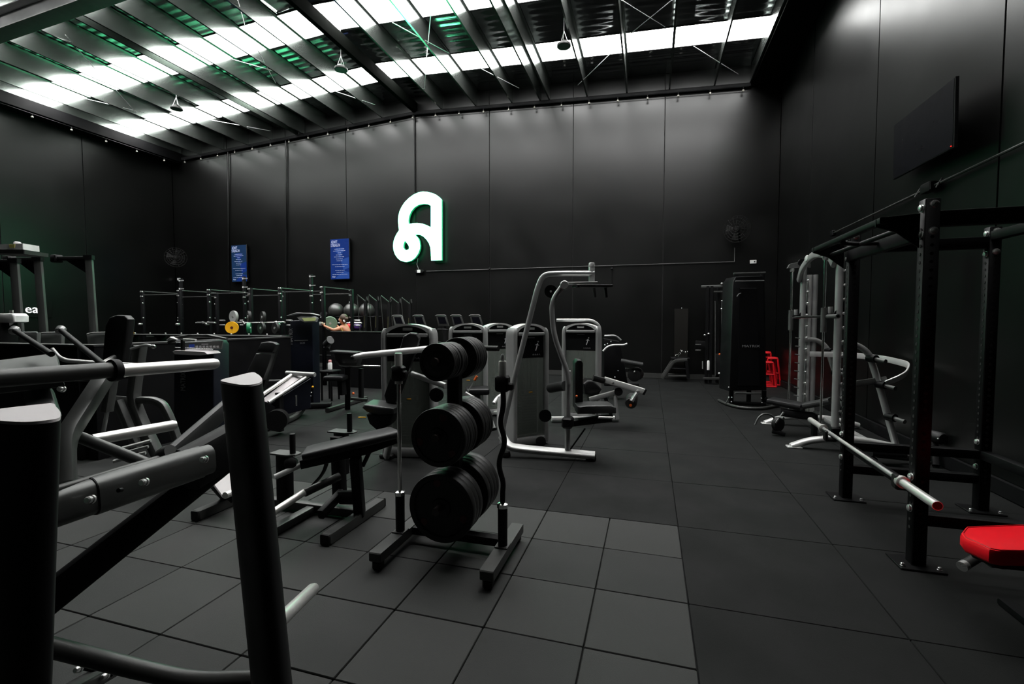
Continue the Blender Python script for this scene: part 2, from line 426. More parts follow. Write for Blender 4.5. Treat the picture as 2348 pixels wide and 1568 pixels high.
def fill_shape(loops, o, ax, ay, depth):
    cu = bpy.data.curves.new('shape', 'CURVE'); cu.dimensions = '2D'; cu.fill_mode = 'BOTH'; cu.extrude = depth/2
    for L in loops:
        sp = cu.splines.new('POLY'); sp.points.add(len(L)-1); sp.use_cyclic_u = True
        for p, (x, y) in zip(sp.points, L): p.co = (x, y, 0, 1)
    t = bpy.data.objects.new('shape', cu); C.objects.link(t)
    dg = bpy.context.evaluated_depsgraph_get(); me = bpy.data.meshes.new_from_object(t.evaluated_get(dg))
    bpy.data.objects.remove(t); bpy.data.curves.remove(cu)
    o, ax, ay = Vector(o), Vector(ax), Vector(ay); az = ax.cross(ay)
    mb = MB(); mb.v = [o+ax*v.co.x+ay*v.co.y+az*v.co.z for v in me.vertices]; mb.f = [list(p.vertices) for p in me.polygons]
    bpy.data.meshes.remove(me); return mb
def sgn(L):
    return [(lambda p: (p.x, p.z))(AY(780+x/6.522, 440+y/6.522, SY)) for x, y in L]
sloc = AY(957, 520, SY)
sign = thing('lit_sign', 'large glowing white letter A sign with a looped foot on the black back wall', 'sign', sloc)
S_ = [sgn(outer), sgn(hole1), sgn(hole2)]
fill_shape(S_, V(0, SY, 0), V(1, 0, 0), V(0, 0, 1), .012).build('sign_face', 'sign_face', sign, flat=True)
fill_shape(S_, V(0, SY+.05, 0), V(1, 0, 0), V(0, 0, 1), .085).build('sign_return', 'sign_side', sign, flat=True)
MB().tube([AY(958, 592, SY+.1), AY(956, 606, 12.95), AY(960, 618, 12.95)], .008, 6).build('power_lead', 'grey_print', sign)
# ---- two portrait information screens
def info_screen(px0, py0, px1, py1, dim, label):
    a, b = AY(px0, py0, 12.88), AY(px1, py1, 12.88)
    c = (a+b)/2; w_, h_ = b.x-a.x, a.z-b.z
    t = thing('wall_screen', label, 'screen', (c.x, 12.88, b.z))
    MB().box((c.x, 12.92, c.z), (w_+.03, .06, h_+.03), .006).build('housing', 'plastic_black', t)
    MB().box((c.x, 12.885, c.z), (w_, .008, h_), .001).build('display', 'screen_blue_dim' if dim else 'screen_blue', t)
    y = 12.878
    def gfx(pts): MB().slab([V(a.x+u*w_, y+.002, a.z-v*h_) for u, v in pts], .001).build('graphic', 'screen_blue_light' if not dim else 'screen_blue', t)
    gfx([(.55, .52), (1, .46), (1, .72), (.7, .78)]); gfx([(.3, .95), (.75, .8), (1, .84), (1, .99), (.3, .99)])
    gfx([(.25, .3), (.3, .22), (.7, .22), (.75, .3), (.55, .4), (.5, .5), (.45, .4)])
    text_mesh('ADAPT', 'headline', 'screen_text', (a.x+.05*w_, y, a.z-.105*h_), V(1, 0, 0), V(0, 0, 1), .105*h_, t, .001, (.55, 1))
    text_mesh('STRENGTH', 'headline', 'screen_text', (a.x+.03*w_, y, a.z-.19*h_), V(1, 0, 0), V(0, 0, 1), .105*h_, t, .001, (.52, 1))
    for v, u0, u1 in ((.25, .22, .75), (.295, .15, .82), (.345, .4, .6), (.395, .3, .65), (.445, .2, .75), (.495, .3, .66), (.545, .33, .65), (.64, .08, .92), (.69, .24, .78), (.785, .25, .75), (.83, .32, .7), (.885, .1, .93)):
        mb = MB(); u = u0; rr = random.Random(int(v*1000))
        while u < u1-.02:
            l = min(rr.uniform(.05, .13), u1-u); mb.box((a.x+(u+l/2)*w_, y, a.z-v*h_), (l*w_*.9, .002, .008*h_), 0); u += l+.012
        mb.build('text_line', 'screen_text', t, flat=True)
    text_mesh('Adapt', 'signature', 'screen_text', (a.x+.08*w_, y, a.z-.955*h_), V(1, 0, 0), V(0, 0, 1), .05*h_, t, .001, (.8, 1))
    return t
info_screen(530, 563, 566, 645, True, 'dimmer blue portrait screen with class text, left one on back wall')
info_screen(757, 549, 801, 639, False, 'brighter blue portrait screen with class text nearer the lit sign')
# ---- television on the right wall
c4 = [P(2050, 288, 5.85), P(2191, 175, 4.5), P(2185, 338, 4.5), P(2049, 412, 5.85)]
tc_ = sum(c4, V(0, 0, 0))/4
tv = thing('television', 'black flat television hung on the right wall, switched off', 'television', (tc_.x, tc_.y, 3.18))
mb = MB(); mb.slab(c4, .03, .003); mb.build('housing', 'plastic_black', tv)
ins = [tc_+(p-tc_)*.97-V(.004, 0, 0) for p in c4]
nn = (c4[1]-c4[0]).cross(c4[3]-c4[0]).normalized(); nn = nn if nn.dot(O-tc_) > 0 else -nn
MB().slab([tc_+(p-tc_)*.975+nn*.003 for p in c4], .002).build('display', 'tv_black', tv)
MB().box((2.9, tc_.y, tc_.z), (.16, .3, .25), .01).build('wall_bracket', 'powder_black', tv)
MB().ball(c4[2]+nn*.004+(c4[3]-c4[2])*.02+V(0, 0, .02), .006, 6).build('standby_light', mat('led_red', (.3, 0, 0), emit=(1, .02, .01), es=1.2), tv)
# ---- conduits
def conduit(pts, r, label, m='graphite', clips=None):
    mb = MB().tube(pts, r, 8); o = mb.centred('conduit', m, pts[0]); return tag(o, label, 'pipe')
a, b = AX(2348, 328, 2.94), AX(1910, 535, 2.94); dr = (a-b)/(a-b).length
cr = thing('conduit', 'thin black pipe running along the right wall under the television', 'pipe', b)
MB().tube([b, a+dr*1.5], .014, 8).build('pipe', 'graphite', cr)
j = AX(2130, 430, 2.93); MB().box(j, (.08, .2, .1), .01).build('junction_box', 'plastic_black', cr)
for k in (-.22, .2): MB().tube([j+dr*k+V(.02, 0, .05), j+dr*k+V(-.03, 0, -.05)], .008, 6).build('clip', 'gunmetal', cr)
MB().box(b, (.06, .12, .09), .01).build('end_box', 'plastic_black', cr)
a, b = AY(978, 622, 12.96), AY(1684, 600, 12.96)
cb = thing('conduit', 'long thin pipe across the back wall below the lit sign', 'pipe', a)
MB().tube([a, b, b+V(0, 0, .35)], .013, 8).build('pipe', 'graphite', cb)
for x in (1123, 1403): q = AY(x, 616, 12.95); MB().box((q.x, 12.95, AY(x, 616, 12.96).z), (.06, .04, .05), .005).build('clip', 'powder_black', cb)
MB().tube([AY(1403, 609, 12.95), AY(1403, 650, 12.95)], .008, 6).build('drop_cable', 'powder_black', cb)
q = AY(960, 622, 12.9)
ap = thing('junction_box', 'black box with a small white cover under the lit sign', 'box', q)
MB().box(q+V(0, .04, 0), (.30, .06, .1), .02).build('body', 'plastic_black', ap)
MB().box(q, (.11, .03, .09), .008).build('cover', 'white_plastic', ap)
for px_, top_, bot_, lab in ((523, 345, 640, 'vertical grey pipe up the back wall beside the left screen'), (655, 322, 660, 'vertical grey pipe up the back wall between the two screens'), (949, 262, 440, 'vertical pipe dropping down the back wall to the lit sign')):
    conduit([AY(px_, top_, 12.95), AY(px_+1, bot_, 12.95)], .022, lab, 'wall')
for i, (x, y, lab) in enumerate(((1727, 600, 'small white socket plate on the back wall near the right corner'), (410, 640, 'small white socket plate on the back wall near the left corner'))):
    q = AY(x, y, 12.97); t = thing('socket_plate', lab, 'socket', q)
    MB().box(q, (.15, .02, .085), .005).build('plate', 'white_plastic', t); MB().box(q+V(.03, -.012, 0), (.03, .01, .03), .003).build('switch', 'plastic_black', t)
# ---- wall fans
def fan(q, r, nrm, label):
    t = thing('wall_fan', label, 'fan', q); nrm = Vector(nrm).normalized(); u = nrm.orthogonal().normalized(); x = nrm.cross(u)
    cage = MB()
    for k in range(5):
        rr = r*(k+1)/5; cage.sweep([q+(u*math.cos(a)+x*math.sin(a))*rr+nrm*(.09*(1-(k/4)**2)) for a in [2*math.pi*i/24 for i in range(24)]], circ(.006, 5), up=nrm, closed=True)
    for i in range(16):
        a = 2*math.pi*i/16; dirv = u*math.cos(a)+x*math.sin(a)
        cage.tube([q+dirv*.05+nrm*.09, q+dirv*r*.6+nrm*.07, q+dirv*r, q+dirv*r*.5-nrm*.1], .004, 4)
    cage.build('cage', 'fan_grey', t)
    for i in range(4):
        a = math.pi/2*i+.3; d1 = u*math.cos(a)+x*math.sin(a); d2 = u*math.cos(a+.7)+x*math.sin(a+.7)
        MB().slab([q+d1*.06, q+d1*r*.85, q+d2*r*.85+nrm*.03, q+d2*.06+nrm*.03], .006).build('blade', 'fan_grey', t)
    MB().lathe([(.05, -.2), (.07, -.15), (.07, .05), (.04, .08)], q, nrm, 14).build('motor', 'fan_grey', t)
    MB().tube([q-nrm*.15, q-nrm*.18+V(0, 0, -.25), q-nrm*.3+V(0, 0, -.3)], .025, 8, .05).build('arm', 'powder_black', t)
fan(AY(1690, 525, 12.65), .32, (-.5, -1, -.1), 'black wall fan high on the back wall near the right corner')
fan(AY(403, 590, 12.4), .33, (.9, -.9, -.1), 'black wall fan in the far left corner of the hall')
# ---- round pendant lamps, unlit
for (x, y), lab in zip(((1293, 106), (782, 160), (405, 250)), ('round dark pendant lamp under the roof, rightmost of three', 'round pendant lamp catching green light beside the roof ridge', 'round dark pendant lamp under the roof, leftmost of three')):
    z = 7.35
    q = G(x, y, z)
    t = thing('pendant_lamp', lab, 'lamp', q)
    MB().lathe([(.02, .10), (.07, .10), (.10, .05), (.145, .035), (.15, 0), (.145, -.01)], q, V(0, 0, 1), 28).build('housing', 'graphite', t)
    MB().lathe([(.001, -.012), (.13, -.012), (.132, -.006)], q, V(0, 0, 1), 28).build('lens', 'panel_grey', t)
    hk = V(q.x, q.y, q.z+.32)
    for k in range(3):
        a = 2*math.pi*k/3; MB().tube([q+V(.09*math.cos(a), .09*math.sin(a), .06), hk], .004, 5).build('wire', 'zinc', t)
    MB().tube([hk, V(q.x, q.y, roofz(q.x))], .004, 5).build('suspension_cable', 'zinc', t)
# ---- festoon string along the head of the back wall and of the left wall
st = thing('string_light', 'festoon light string along the head of the back wall', 'string light', V(RX, YB-.13, purlz(RX)-.12))
cab = MB()
def ez(x): return purlz(x)-.115
cab.tube([V(XL+.7, YB-.14, ez(XL+.7)), V(RX, YB-.14, ez(RX)), V(XR-.75, YB-.14, ez(XR-.75))], .01, 6); cab.build('cable', 'powder_black', st)
for i in range(25):
    x = -16.0+i*.755
    if x > 2.25: break
    p = V(x, YB-.14, ez(x))
    h_ = MB().lathe([(.014, 0), (.016, -.03), (.012, -.055)], p, V(0, 0, 1), 8).build('socket', 'powder_black', st)
    MB().ball(p+V(0, 0, -.085), .03, 6).build('bulb', mat('bulb_glass', (.5, .48, .44), .12) if 'bulb_glass' not in M else 'bulb_glass', st)
st2 = thing('string_light', 'festoon light string along the head of the left wall', 'string light', V(XL+.56, 8, 7.17))
cab = MB().tube([V(XL+.56, 2, 7.18), V(XL+.56, YB-.2, 7.18)], .01, 6); cab.build('cable', 'powder_black', st2)
for i in range(12):
    p = V(XL+.56, 2.4+i*.9, 7.18); MB().lathe([(.014, 0), (.016, -.03), (.012, -.055)], p, V(0, 0, 1), 8).build('socket', 'powder_black', st2); MB().ball(p+V(0, 0, -.085), .03, 6).build('bulb', 'bulb_glass', st2)
# ---- white lettering on the left wall
q = AX(57, 717, XL+.05)
lt = thing('wall_lettering', 'white letters ea on the left wall between grey uprights', 'sign', q)
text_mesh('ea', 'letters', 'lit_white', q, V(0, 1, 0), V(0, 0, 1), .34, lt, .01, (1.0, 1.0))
MB().box(q+V(-.02, .25, .1), (.02, .75, .45), .003).build('backing', 'wall', lt)
# ================================================================== EQUIPMENT
def prt(parent, name, m, mb): return mb.build(name, m, parent)
def bolts(parent, pts, nrm, r=.016, m='zinc', name='bolt'):
    for p in pts: MB().lathe([(r*1.25, -.004), (r*1.25, .003), (r, .004), (r, .014), (r*.7, .018)], p, nrm, 10).build(name, m, parent)
# ---------------------------------------------------------------- foreground plate-loaded press
g0 = thing('plate_loaded_press', 'dark plate-loaded press machine in the left foreground with pale post caps', 'exercise machine', V(-1.2, .9, 0))
def smooth_px(pts, n=4):
    out = []; m = len(pts)
    for i in range(m):
        p0, p1, p2, p3 = (Vector(pts[(i+k) % m]) for k in (-1, 0, 1, 2))
        if (p2-p1).length > 60 and i in (0, 1): out.append(tuple(p1)); continue
        for j in range(n):
            t = j/n; q = .5*((2*p1)+(p2-p0)*t+(2*p0-5*p1+4*p2-p3)*t*t+(3*p1-p0-3*p2+p3)*t**3); out.append((q.x, q.y))
    return out
def post(cap_px, z, dx, dy):
    cap_px = cap_px[:3]+smooth_px(cap_px)[8 if len(cap_px) == 10 else 5:] if False else smooth_px(cap_px)
    top = [G(x, y, z) for x, y in cap_px]; bot = [V(p.x+dx, p.y+dy, 0.0) for p in top]
    mid = [t_.lerp(b_, .5) for t_, b_ in zip(top, bot)]
    po = MB().loops([bot, mid, top]).build('post', 'satin_black', g0)
    c_ = sum(top, V(0, 0, 0))/len(top)
    MB().loops([[c_+(p-c_)*.99+V(0, 0, .0005) for p in top], [c_+(p-c_)*.985+V(0, 0, .006) for p in top]]).build('post_cap', 'cap_grey', po)
    fc = sum(bot, V(0, 0, 0))/len(bot); MB().box((fc.x, fc.y, .008), (.24, .24, .016), .004).build('foot_plate', 'satin_black', po)
post([(505, 876), (540, 866), (578, 857), (590, 861), (598, 867), (602, 874), (598, 881), (580, 886), (555, 887), (528, 883)], 1.345, .105, .02)
post([(-45, 949), (40, 938), (116, 930), (130, 939), (139, 950), (140, 958), (134, 966), (100, 972), (60, 975), (10, 973), (-30, 966)], 1.345, -.115, -.02)
prt(g0, 'lower_rail', 'graphite', MB().tube([P(95, 1478, 1.5), P(300, 1530, 1.56), P(440, 1562, 1.6), P(610, 1556, 1.6)], .03, 16, .1))
prt(g0, 'anti_slip_strip', 'rubber', MB().bar([P(208, 1488, 1.58), P(290, 1507, 1.60)], .012, .012, .003))
prt(g0, 'rear_rail', 'graphite', MB().bar([P(262, 1530, 1.72), P(120, 1610, 1.42)], .07, .05, .012))
prt(g0, 'mount_plate', 'powder_black', MB().bar([P(180, 1522, 1.6), P(258, 1540, 1.66)], .05, .012, .003))
bolts(g0, [P(182, 1533, 1.57), P(243, 1549, 1.6)], V(.3, -1, .4), .01)
BN = V(.35, -1, .25)
b0, b1 = P(70, 1183, 1.33), P(480, 1052, 1.83)
beam = prt(g0, 'press_arm', 'gunmetal', MB().sweep([b0, b1], rrect(.075, .115, .034, 4)))
prt(g0, 'arm_sleeve', 'gunmetal', MB().sweep([b0.lerp(b1, .28), b0.lerp(b1, .93)], rrect(.082, .124, .038, 4)))
prt(g0, 'sleeve_edge', 'powder_black', MB().sweep([b0.lerp(b1, .275), b0.lerp(b1, .283)], rrect(.080, .121, .036, 4)))
bolts(g0, [P(209, 1145, 1.41), P(332, 1105, 1.53), P(469, 1053, 1.70)], BN, .011)
prt(g0, 'hole_plug', 'powder_black', MB().lathe([(.007, -.01), (.007, .003)], P(273, 1124, 1.47), BN, 10))
prt(g0, 'arm_joint', 'satin_black', MB().bar([P(428, 1078, 1.80), P(548, 1008, 2.02)], .10, .175, .03))
prt(g0, 'cable_tube', 'graphite', MB().tube([P(110, 1128, 1.36), P(362, 1052, 1.72)], .0125, 10))
prt(g0, 'lower_strut', 'powder_black', MB().bar([P(70, 1405, 1.62), P(545, 1030, 2.05)], .06, .115, .02))
prt(g0, 'pivot_ring', 'graphite', MB().lathe([(.022, -.02), (.032, -.02), (.035, 0), (.032, .02), (.022, .02)], P(383, 1042, 1.76), V(.75, .2, .35), 20))
prt(g0, 'lever_arm', 'vinyl_grey', MB().bar([P(368, 1068, 1.76), P(530, 925, 2.25)], .04, .085, .02))
prt(g0, 'link_tube', 'gunmetal', MB().tube([P(170, 997, 1.72), P(345, 1066, 1.74)], .021, 14))
prt(g0, 'side_frame', 'gunmetal', MB().bar([P(243, 860, 1.86), P(150, 1005, 1.62), P(152, 1110, 1.56)], .05, .085, .015, up=(.6, -.6, .4), fl=.05))
prt(g0, 'horn_tube', 'graphite', MB().tube([P(-80, 873, 1.4), P(262, 848, 1.78)], .030, 18))
prt(g0, 'horn_collar', 'satin_black', MB().lathe([(.03, -.012), (.042, -.012), (.044, 0), (.042, .012), (.026, .012)], P(262, 849, 1.78), P(497, 833, 2.18)-P(262, 851, 1.78), 22))
prt(g0, 'weight_horn', 'brushed', MB().tube([P(262, 851, 1.78), P(490, 834, 2.16), P(497, 833, 2.175)], .0255, 18, sc=[1, 1, .8]))
prt(g0, 'weight_horn', 'brushed', MB().tube([P(212, 1009, 2.02), P(397, 975, 2.3), P(404, 974, 2.31)], .0255, 18, sc=[1, 1, .8]))
prt(g0, 'shield_plate', 'gunmetal', MB().slab([P(-60, 828, 2.3), P(112, 806, 2.35), P(126, 809, 2.35), P(133, 820, 2.3), P(148, 882, 1.95), P(-60, 892, 1.93)], .03, .004))
prt(g0, 'knee_pad', 'vinyl_grey', MB().slab([P(48, 884, 2.05), P(102, 875, 2.05), P(112, 880, 2.04), P(131, 935, 1.86), P(126, 950, 1.83), P(58, 950, 1.83)], .05, .012, 3))
bolts(g0, [P(131, 846, 1.98), P(143, 892, 1.95)], V(.3, -1, .2), .011)
prt(g0, 'handle', 'satin_black', MB().tube([P(33, 757, 2.35), P(118, 812, 2.06)], .0125, 10))
prt(g0, 'handle', 'satin_black', MB().tube([P(139, 756, 2.40), P(232, 832, 2.02), P(262, 846, 1.9)], .0125, 10, .05))
prt(g0, 'handle_tip', 'silver', MB().lathe([(.013, -.02), (.019, -.015), (.021, .01), (.012, .02)], P(33, 757, 2.35), V(-.5, .6, .5), 12))
prt(g0, 'handle_tip', 'silver', MB().lathe([(.013, -.02), (.019, -.015), (.021, .01), (.012, .02)], P(139, 756, 2.40), V(-.5, .6, .5), 12))
prt(g0, 'cross_tube', 'silver', MB().tube([P(118, 800, 2.5), P(140, 826, 2.5), P(212, 831, 2.6), P(318, 837, 2.8)], .012, 10, .05))
prt(g0, 'storage_peg', 'brushed', MB().tube([P(640, 1425, 1.60), P(716, 1352, 1.93), P(721, 1348, 1.95)], .0255, 16, sc=[1, 1, .8]))
prt(g0, 'storage_peg', 'brushed', MB().tube([P(590, 1205, 1.75), P(672, 1146, 2.0)], .0255, 16)) if False else None
# ---------------------------------------------------------------- grey seated machine behind it
D = 4.2
g1 = thing('seated_row_machine', 'grey plate-loaded seated machine with tall black back pad behind the foreground press', 'exercise machine', G(330, 1120))
prt(g1, 'back_pad', 'vinyl_black', MB().slab([P(240, 745, D), P(250, 727, D), P(266, 722, D), P(284, 723, D), P(293, 732, D), P(290, 770, D), P(276, 850, D), P(232, 850, D)], .09, .018, 3))
prt(g1, 'pad_bracket', 'chrome', MB().bar([P(296, 742, D+.05), P(279, 850, D+.05)], .012, .03, .003))
prt(g1, 'upright', 'gunmetal', MB().bar([P(322, 793, D), P(305, 915, D), P(322, 960, D), P(385, 1090, D-.05), P(390, 1118, D-.05)], .07, .10, .015, up=(.3, -1, 0), fl=.12))
prt(g1, 'adjuster', 'silver', MB().tube([P(300, 800, D-.05), P(336, 790, D-.05), P(352, 795, D-.05)], .012, 8, .03))
prt(g1, 'adjuster_knob', 'chrome', MB().ball(P(352, 795, D-.05), .02, 8))
prt(g1, 'curved_leg', 'gunmetal', MB().bar([P(318, 917, D), P(350, 917, D), P(372, 925, D), P(388, 955, D), P(428, 1070, D)], .06, .07, .015, up=(.2, -1, 0), fl=.2))
prt(g1, 'front_leg', 'gunmetal', MB().bar([P(270, 918, D-.1), P(325, 1050, D-.1), P(345, 1118, D-.1)], .06, .07, .015, up=(.2, -1, 0)))
prt(g1, 'seat_rail', 'gunmetal', MB().bar([P(262, 913, D-.1), P(305, 917, D)], .05, .05, .01))
prt(g1, 'swing_arm', 'gunmetal', MB().bar([P(258, 866, D-.6), P(246, 943, D-.6)], .05, .07, .01, up=(.2, -1, 0)))
prt(g1, 'damper', 'silver', MB().tube([P(246, 943, D-.6), P(233, 1010, D-.55)], .014, 10))
for k in range(3): prt(g1, 'foot_step', 'silver', MB().bar([P(272-6*k, 1030+14*k, D-.7), P(346-6*k, 1010+14*k, D-.6)], .05, .02, .004))
prt(g1, 'seat', 'vinyl_black', MB().box(P(245, 860, D), (.3, .35, .08), .03, .3, 3))
prt(g1, 'weight_arm', 'zinc', MB().tube([P(262, 818, D), P(226, 838, D-.2)], .02, 10))
prt(g1, 'cross_base', 'gunmetal', MB().bar([G(250, 1118)+V(0, 0, .04), G(420, 1118)+V(0, 0, .04)], .07, .07, .012))
# ---------------------------------------------------------------- selectorised towers
def tower(loc, rz, W=.54, Dp=.26, Ht=1.5, parent=None, body='silver', fig=True, stack=True, badge=True, variant=0):
    """weight stack tower, local frame: x across, -y is the placard side. The children hang on parent"""
    R = Matrix.Translation(Vector(loc)) @ Matrix.Rotation(rz, 4, 'Z')
    def B(mb, name, m, par=None):
        mb.v = [R @ v for v in mb.v]; return mb.build(name, m, par or parent)
    cw = .055
    for s_ in (-1, 1):
        # side column: flat oval running front to back, shoulder rounded towards the arch
        x = s_*(W/2-cw/2)
        prof = rrect(cw, Dp, .027, 4)
        L = []
        for z, k, sh in ((.03, 1, 0), (Ht-.16, 1, 0), (Ht-.11, .99, .004), (Ht-.075, .93, .010), (Ht-.05, .78, .02)):
            L.append([V(x-s_*sh+a*k, b_*k, z) for a, b_ in prof])
        B(MB().loops(L), 'side_column', body)
    n = 14; arch = []
    for i in range(n+1):
        u = -1+2*i/n; arch.append((u*(W/2-.018), Ht-.085+.085*(1-u*u)**.75))
    lo = [(u*(W/2-.075)/(W/2-.018), min(z-.03, Ht-.045-.0)-0.0) if abs(u) < (W/2-.07) else (u, z-.03) for u, z in arch]
    inner = [(x*.80, Ht-.1+.078*(1-(x/(W/2-.018))**2)**.75) for x, z in arch]
    poly = arch+inner[::-1]
    B(MB().prism(poly, V(0, -Dp/2+.02, 0), V(1, 0, 0), V(0, 0, 1), V(0, 1, 0), Dp-.04, .0), 'arch', 'silver_light' if body == 'silver' else body)
    B(MB().prism([(x, z) for x, z in inner]+[(W/2-.09, Ht-.12), (-W/2+.09, Ht-.12)], V(0, -Dp/2+.05, 0), V(1, 0, 0), V(0, 0, 1), V(0, 1, 0), Dp-.1), 'arch_recess', 'plastic_black')
    B(MB().box((0, -Dp/2+.035, Ht-.125), (W-.13, .06, .04), .012, 0, 2), 'shelf_rail', body)
    if badge: B(MB().box((.0, -Dp/2+.04, Ht-.058), (.11, .01, .03), .003), 'badge', 'silver_light')
    B(MB().box((0, -Dp/2+.055, Ht-.28), (W-.12, .012, .28), .003), 'placard', 'plastic_black')
    B(MB().box((0, -Dp/2+.046, Ht-.172), (.12, .004, .008), .001), 'placard_title', 'grey_print')
    if fig:
        fx = W*.18
        mb = MB().tube([V(fx-.015, -Dp/2+.046, Ht-.33), V(fx, -Dp/2+.046, Ht-.29), V(fx+.012, -Dp/2+.046, Ht-.24)], .006, 6)
        mb.ball(V(fx+.02, -Dp/2+.046, Ht-.222), .010, 6); mb.tube([V(fx-.02, -Dp/2+.046, Ht-.262), V(fx+.012, -Dp/2+.046, Ht-.25), V(fx+.03, -Dp/2+.046, Ht-.27)], .004, 5)
        B(mb, 'figure_print', 'white_print')
        for k in range(4): B(MB().tube([V(fx-.06+.03*k, -Dp/2+.046, Ht-.385), V(fx-.05+.03*k, -Dp/2+.046, Ht-.372), V(fx-.042+.03*k, -Dp/2+.046, Ht-.39)], .0028, 4), 'muscle_print', 'grey_print')
    B(MB().box((0, -Dp/2+.05, (Ht-.42+.12)/2+.0), (W-.12, .008, Ht-.42-.12), .002), 'shroud', 'acrylic')
    B(MB().box((0, Dp/2-.04, (Ht-.2)/2+.06), (W-.12, .01, Ht-.25), .002), 'rear_shroud', 'panel_grey')
    B(MB().box((0, 0, .06), (W-.06, Dp-.03, .1), .02), 'base', body)
    if stack:
        for x in (-.05, .05): B(MB().tube([V(x, 0, .1), V(x, 0, Ht-.2)], .011, 8), 'guide_rod', 'chrome')
        B(MB().tube([V(0, 0, .6), V(0, 0, Ht-.2)], .005, 6), 'cable', 'plastic_black')
        for k in range(14): B(MB().box((0, 0, .16+.034*k), (.21, .11, .030), .003), 'stack_plate', 'satin_black')
        B(MB().box((0, 0, .66), (.17, .1, .05), .006), 'top_plate', 'graphite')
        B(MB().tube([V(-.02, -.07, .66), V(.03, -.07, .66)], .007, 6), 'stack_pin', 'yellow')
VF = lambda px: YAW-math.atan((px-1174)/F)          # yaw that makes a front face the viewer
# C1 : lat pull machine nearest the lane
t1 = P(1209, 1000, 5.75); c1 = thing('lat_pulldown_machine', 'silver lat pull machine with tall curved arms beside the open lane', 'exercise machine', V(t1.x, t1.y, 0))
tower((t1.x, t1.y, 0), VF(1209)+math.radians(30), .5, .24, 1.5, c1)
D = 5.25
prt(c1, 'main_frame', 'silver', MB().sweep(fillet([P(1152, 1018, D+.05), P(1152, 985, D+.1), P(1178, 872, D+.1), P(1233, 658, D+.05), P(1246, 629, D+.05), P(1290, 627, D), P(1362, 627, D)], .22, 8), rrect(.055, .075, .026, 4), up=(0, -1, .1)))
prt(c1, 'base_rail', 'silver_light', MB().sweep(fillet([P(1152, 1000, D+.05), P(1166, 1024, 5.2), P(1210, 1030, 5.18), P(1364, 1044, 5.05)], .12, 6), rrect(.10, .06, .02, 3)))
prt(c1, 'foot', 'rubber', MB().lathe([(.055, 0), (.06, .02), (.05, .075)], V(P(1355, 1050, 5.07).x, P(1355, 1050, 5.07).y, 0), V(0, 0, 1), 16))
prt(c1, 'foot', 'rubber', MB().lathe([(.05, 0), (.055, .02), (.045, .06)], V(P(1160, 1030, 5.2).x, P(1160, 1030, 5.2).y, 0), V(0, 0, 1), 16))
prt(c1, 'mast_head', 'silver', MB().lathe([(.034, -.20), (.034, .0), (.028, .01), (.001, .012)], P(1357, 604, D), V(0, 0, 1), 16))
prt(c1, 'mast_cap', 'silver_light', MB().lathe([(.036, 0), (.036, .025), (.02, .03)], P(1357, 612, D)-V(0, 0, .0), V(0, 0, 1), 16))
prt(c1, 'pulley', 'plastic_black', MB().lathe([(.03, -.012), (.072, -.012), (.06, 0), (.072, .012), (.03, .012)], P(1263, 668, D+.05), V(.2, -1, 0), 22))
prt(c1, 'pulley_pin', 'zinc', MB().lathe([(.012, -.02), (.012, .02)], P(1263, 668, D+.03), V(.2, -1, 0), 10))
prt(c1, 'arm_bridge', 'silver_light', MB().bar([P(1287, 650, D-.05), P(1368, 648, D-.05)], .12, .022, .006))
prt(c1, 'arm_plate', 'powder_black', MB().bar([P(1318, 656, D-.15), P(1398, 656, D-.05)], .16, .022, .006))
for dd, m_ in ((-.18, 'silver'), (.22, 'gunmetal')):
    prt(c1, 'press_arm', m_, MB().sweep(fillet([P(1293, 652, D+dd), P(1265, 690, D+dd), P(1268, 765, D+dd), P(1300, 850, D+dd), P(1303, 880, D+dd)], .3, 8), rrect(.05, .085, .022, 4), up=(0, -1, .1), sc=None))
prt(c1, 'arm_pivot', 'silver', MB().lathe([(.04, -.06), (.048, -.05), (.048, .05), (.04, .06)], P(1294, 654, D-.2), V(.2, -1, 0), 18))
for x_, dd in ((1388, 0), (1362, .12)): prt(c1, 'grip', 'rubber', MB().tube([P(x_, 660, D+dd), P(x_+3, 682, D+dd)], .017, 10))
prt(c1, 'support_post', 'silver', MB().sweep([P(1303, 850, 5.12), P(1301, 1030, 5.12)], rrect(.055, .075, .025, 4), up=(0, -1, 0)))
prt(c1, 'chest_pad', 'vinyl_black', MB().slab([P(1319, 832, 5.3), P(1324, 825, 5.3), P(1332, 825, 5.3), P(1337, 832, 5.3), P(1337, 938, 5.3), P(1319, 938, 5.3)], .24, .02, 3))
prt(c1, 'adjust_knob', 'orange', MB().lathe([(.012, 0), (.014, .01), (.008, .02)], P(1322, 908, 5.25), V(.2, -1, 0), 10))
prt(c1, 'seat', 'vinyl_grey', MB().slab([P(1325, 933, 5.05), P(1340, 930, 5.05), P(1405, 930, 5.05), P(1414, 936, 5.05), P(1414, 948, 5.05), P(1325, 950, 5.05)], .30, .03, 3))
prt(c1, 'seat_frame', 'satin_black', MB().bar([P(1305, 970, 5.2), P(1400, 958, 5.2)], .12, .07, .015))
prt(c1, 'seat_tip', 'silver_light', MB().tube([P(1372, 957, 5.0), P(1405, 958, 5.0)], .014, 10))
prt(c1, 'carriage', 'satin_black', MB().box(P(1302, 968, 5.08), (.12, .14, .12), .02))
prt(c1, 'strut', 'powder_black', MB().tube([P(1342, 982, 5.1), P(1308, 1030, 5.1)], .009, 8))
prt(c1, 'cable_wheel', 'plastic_black', MB().lathe([(.02, -.012), (.075, -.012), (.06, 0), (.075, .012), (.02, .012)], P(1250, 953, 5.55), V(.3, -1, 0), 20))
prt(c1, 'cable_wheel', 'plastic_black', MB().lathe([(.02, -.012), (.06, -.012), (.05, 0), (.06, .012), (.02, .012)], P(1240, 1012, 5.4), V(.3, -1, 0), 20))
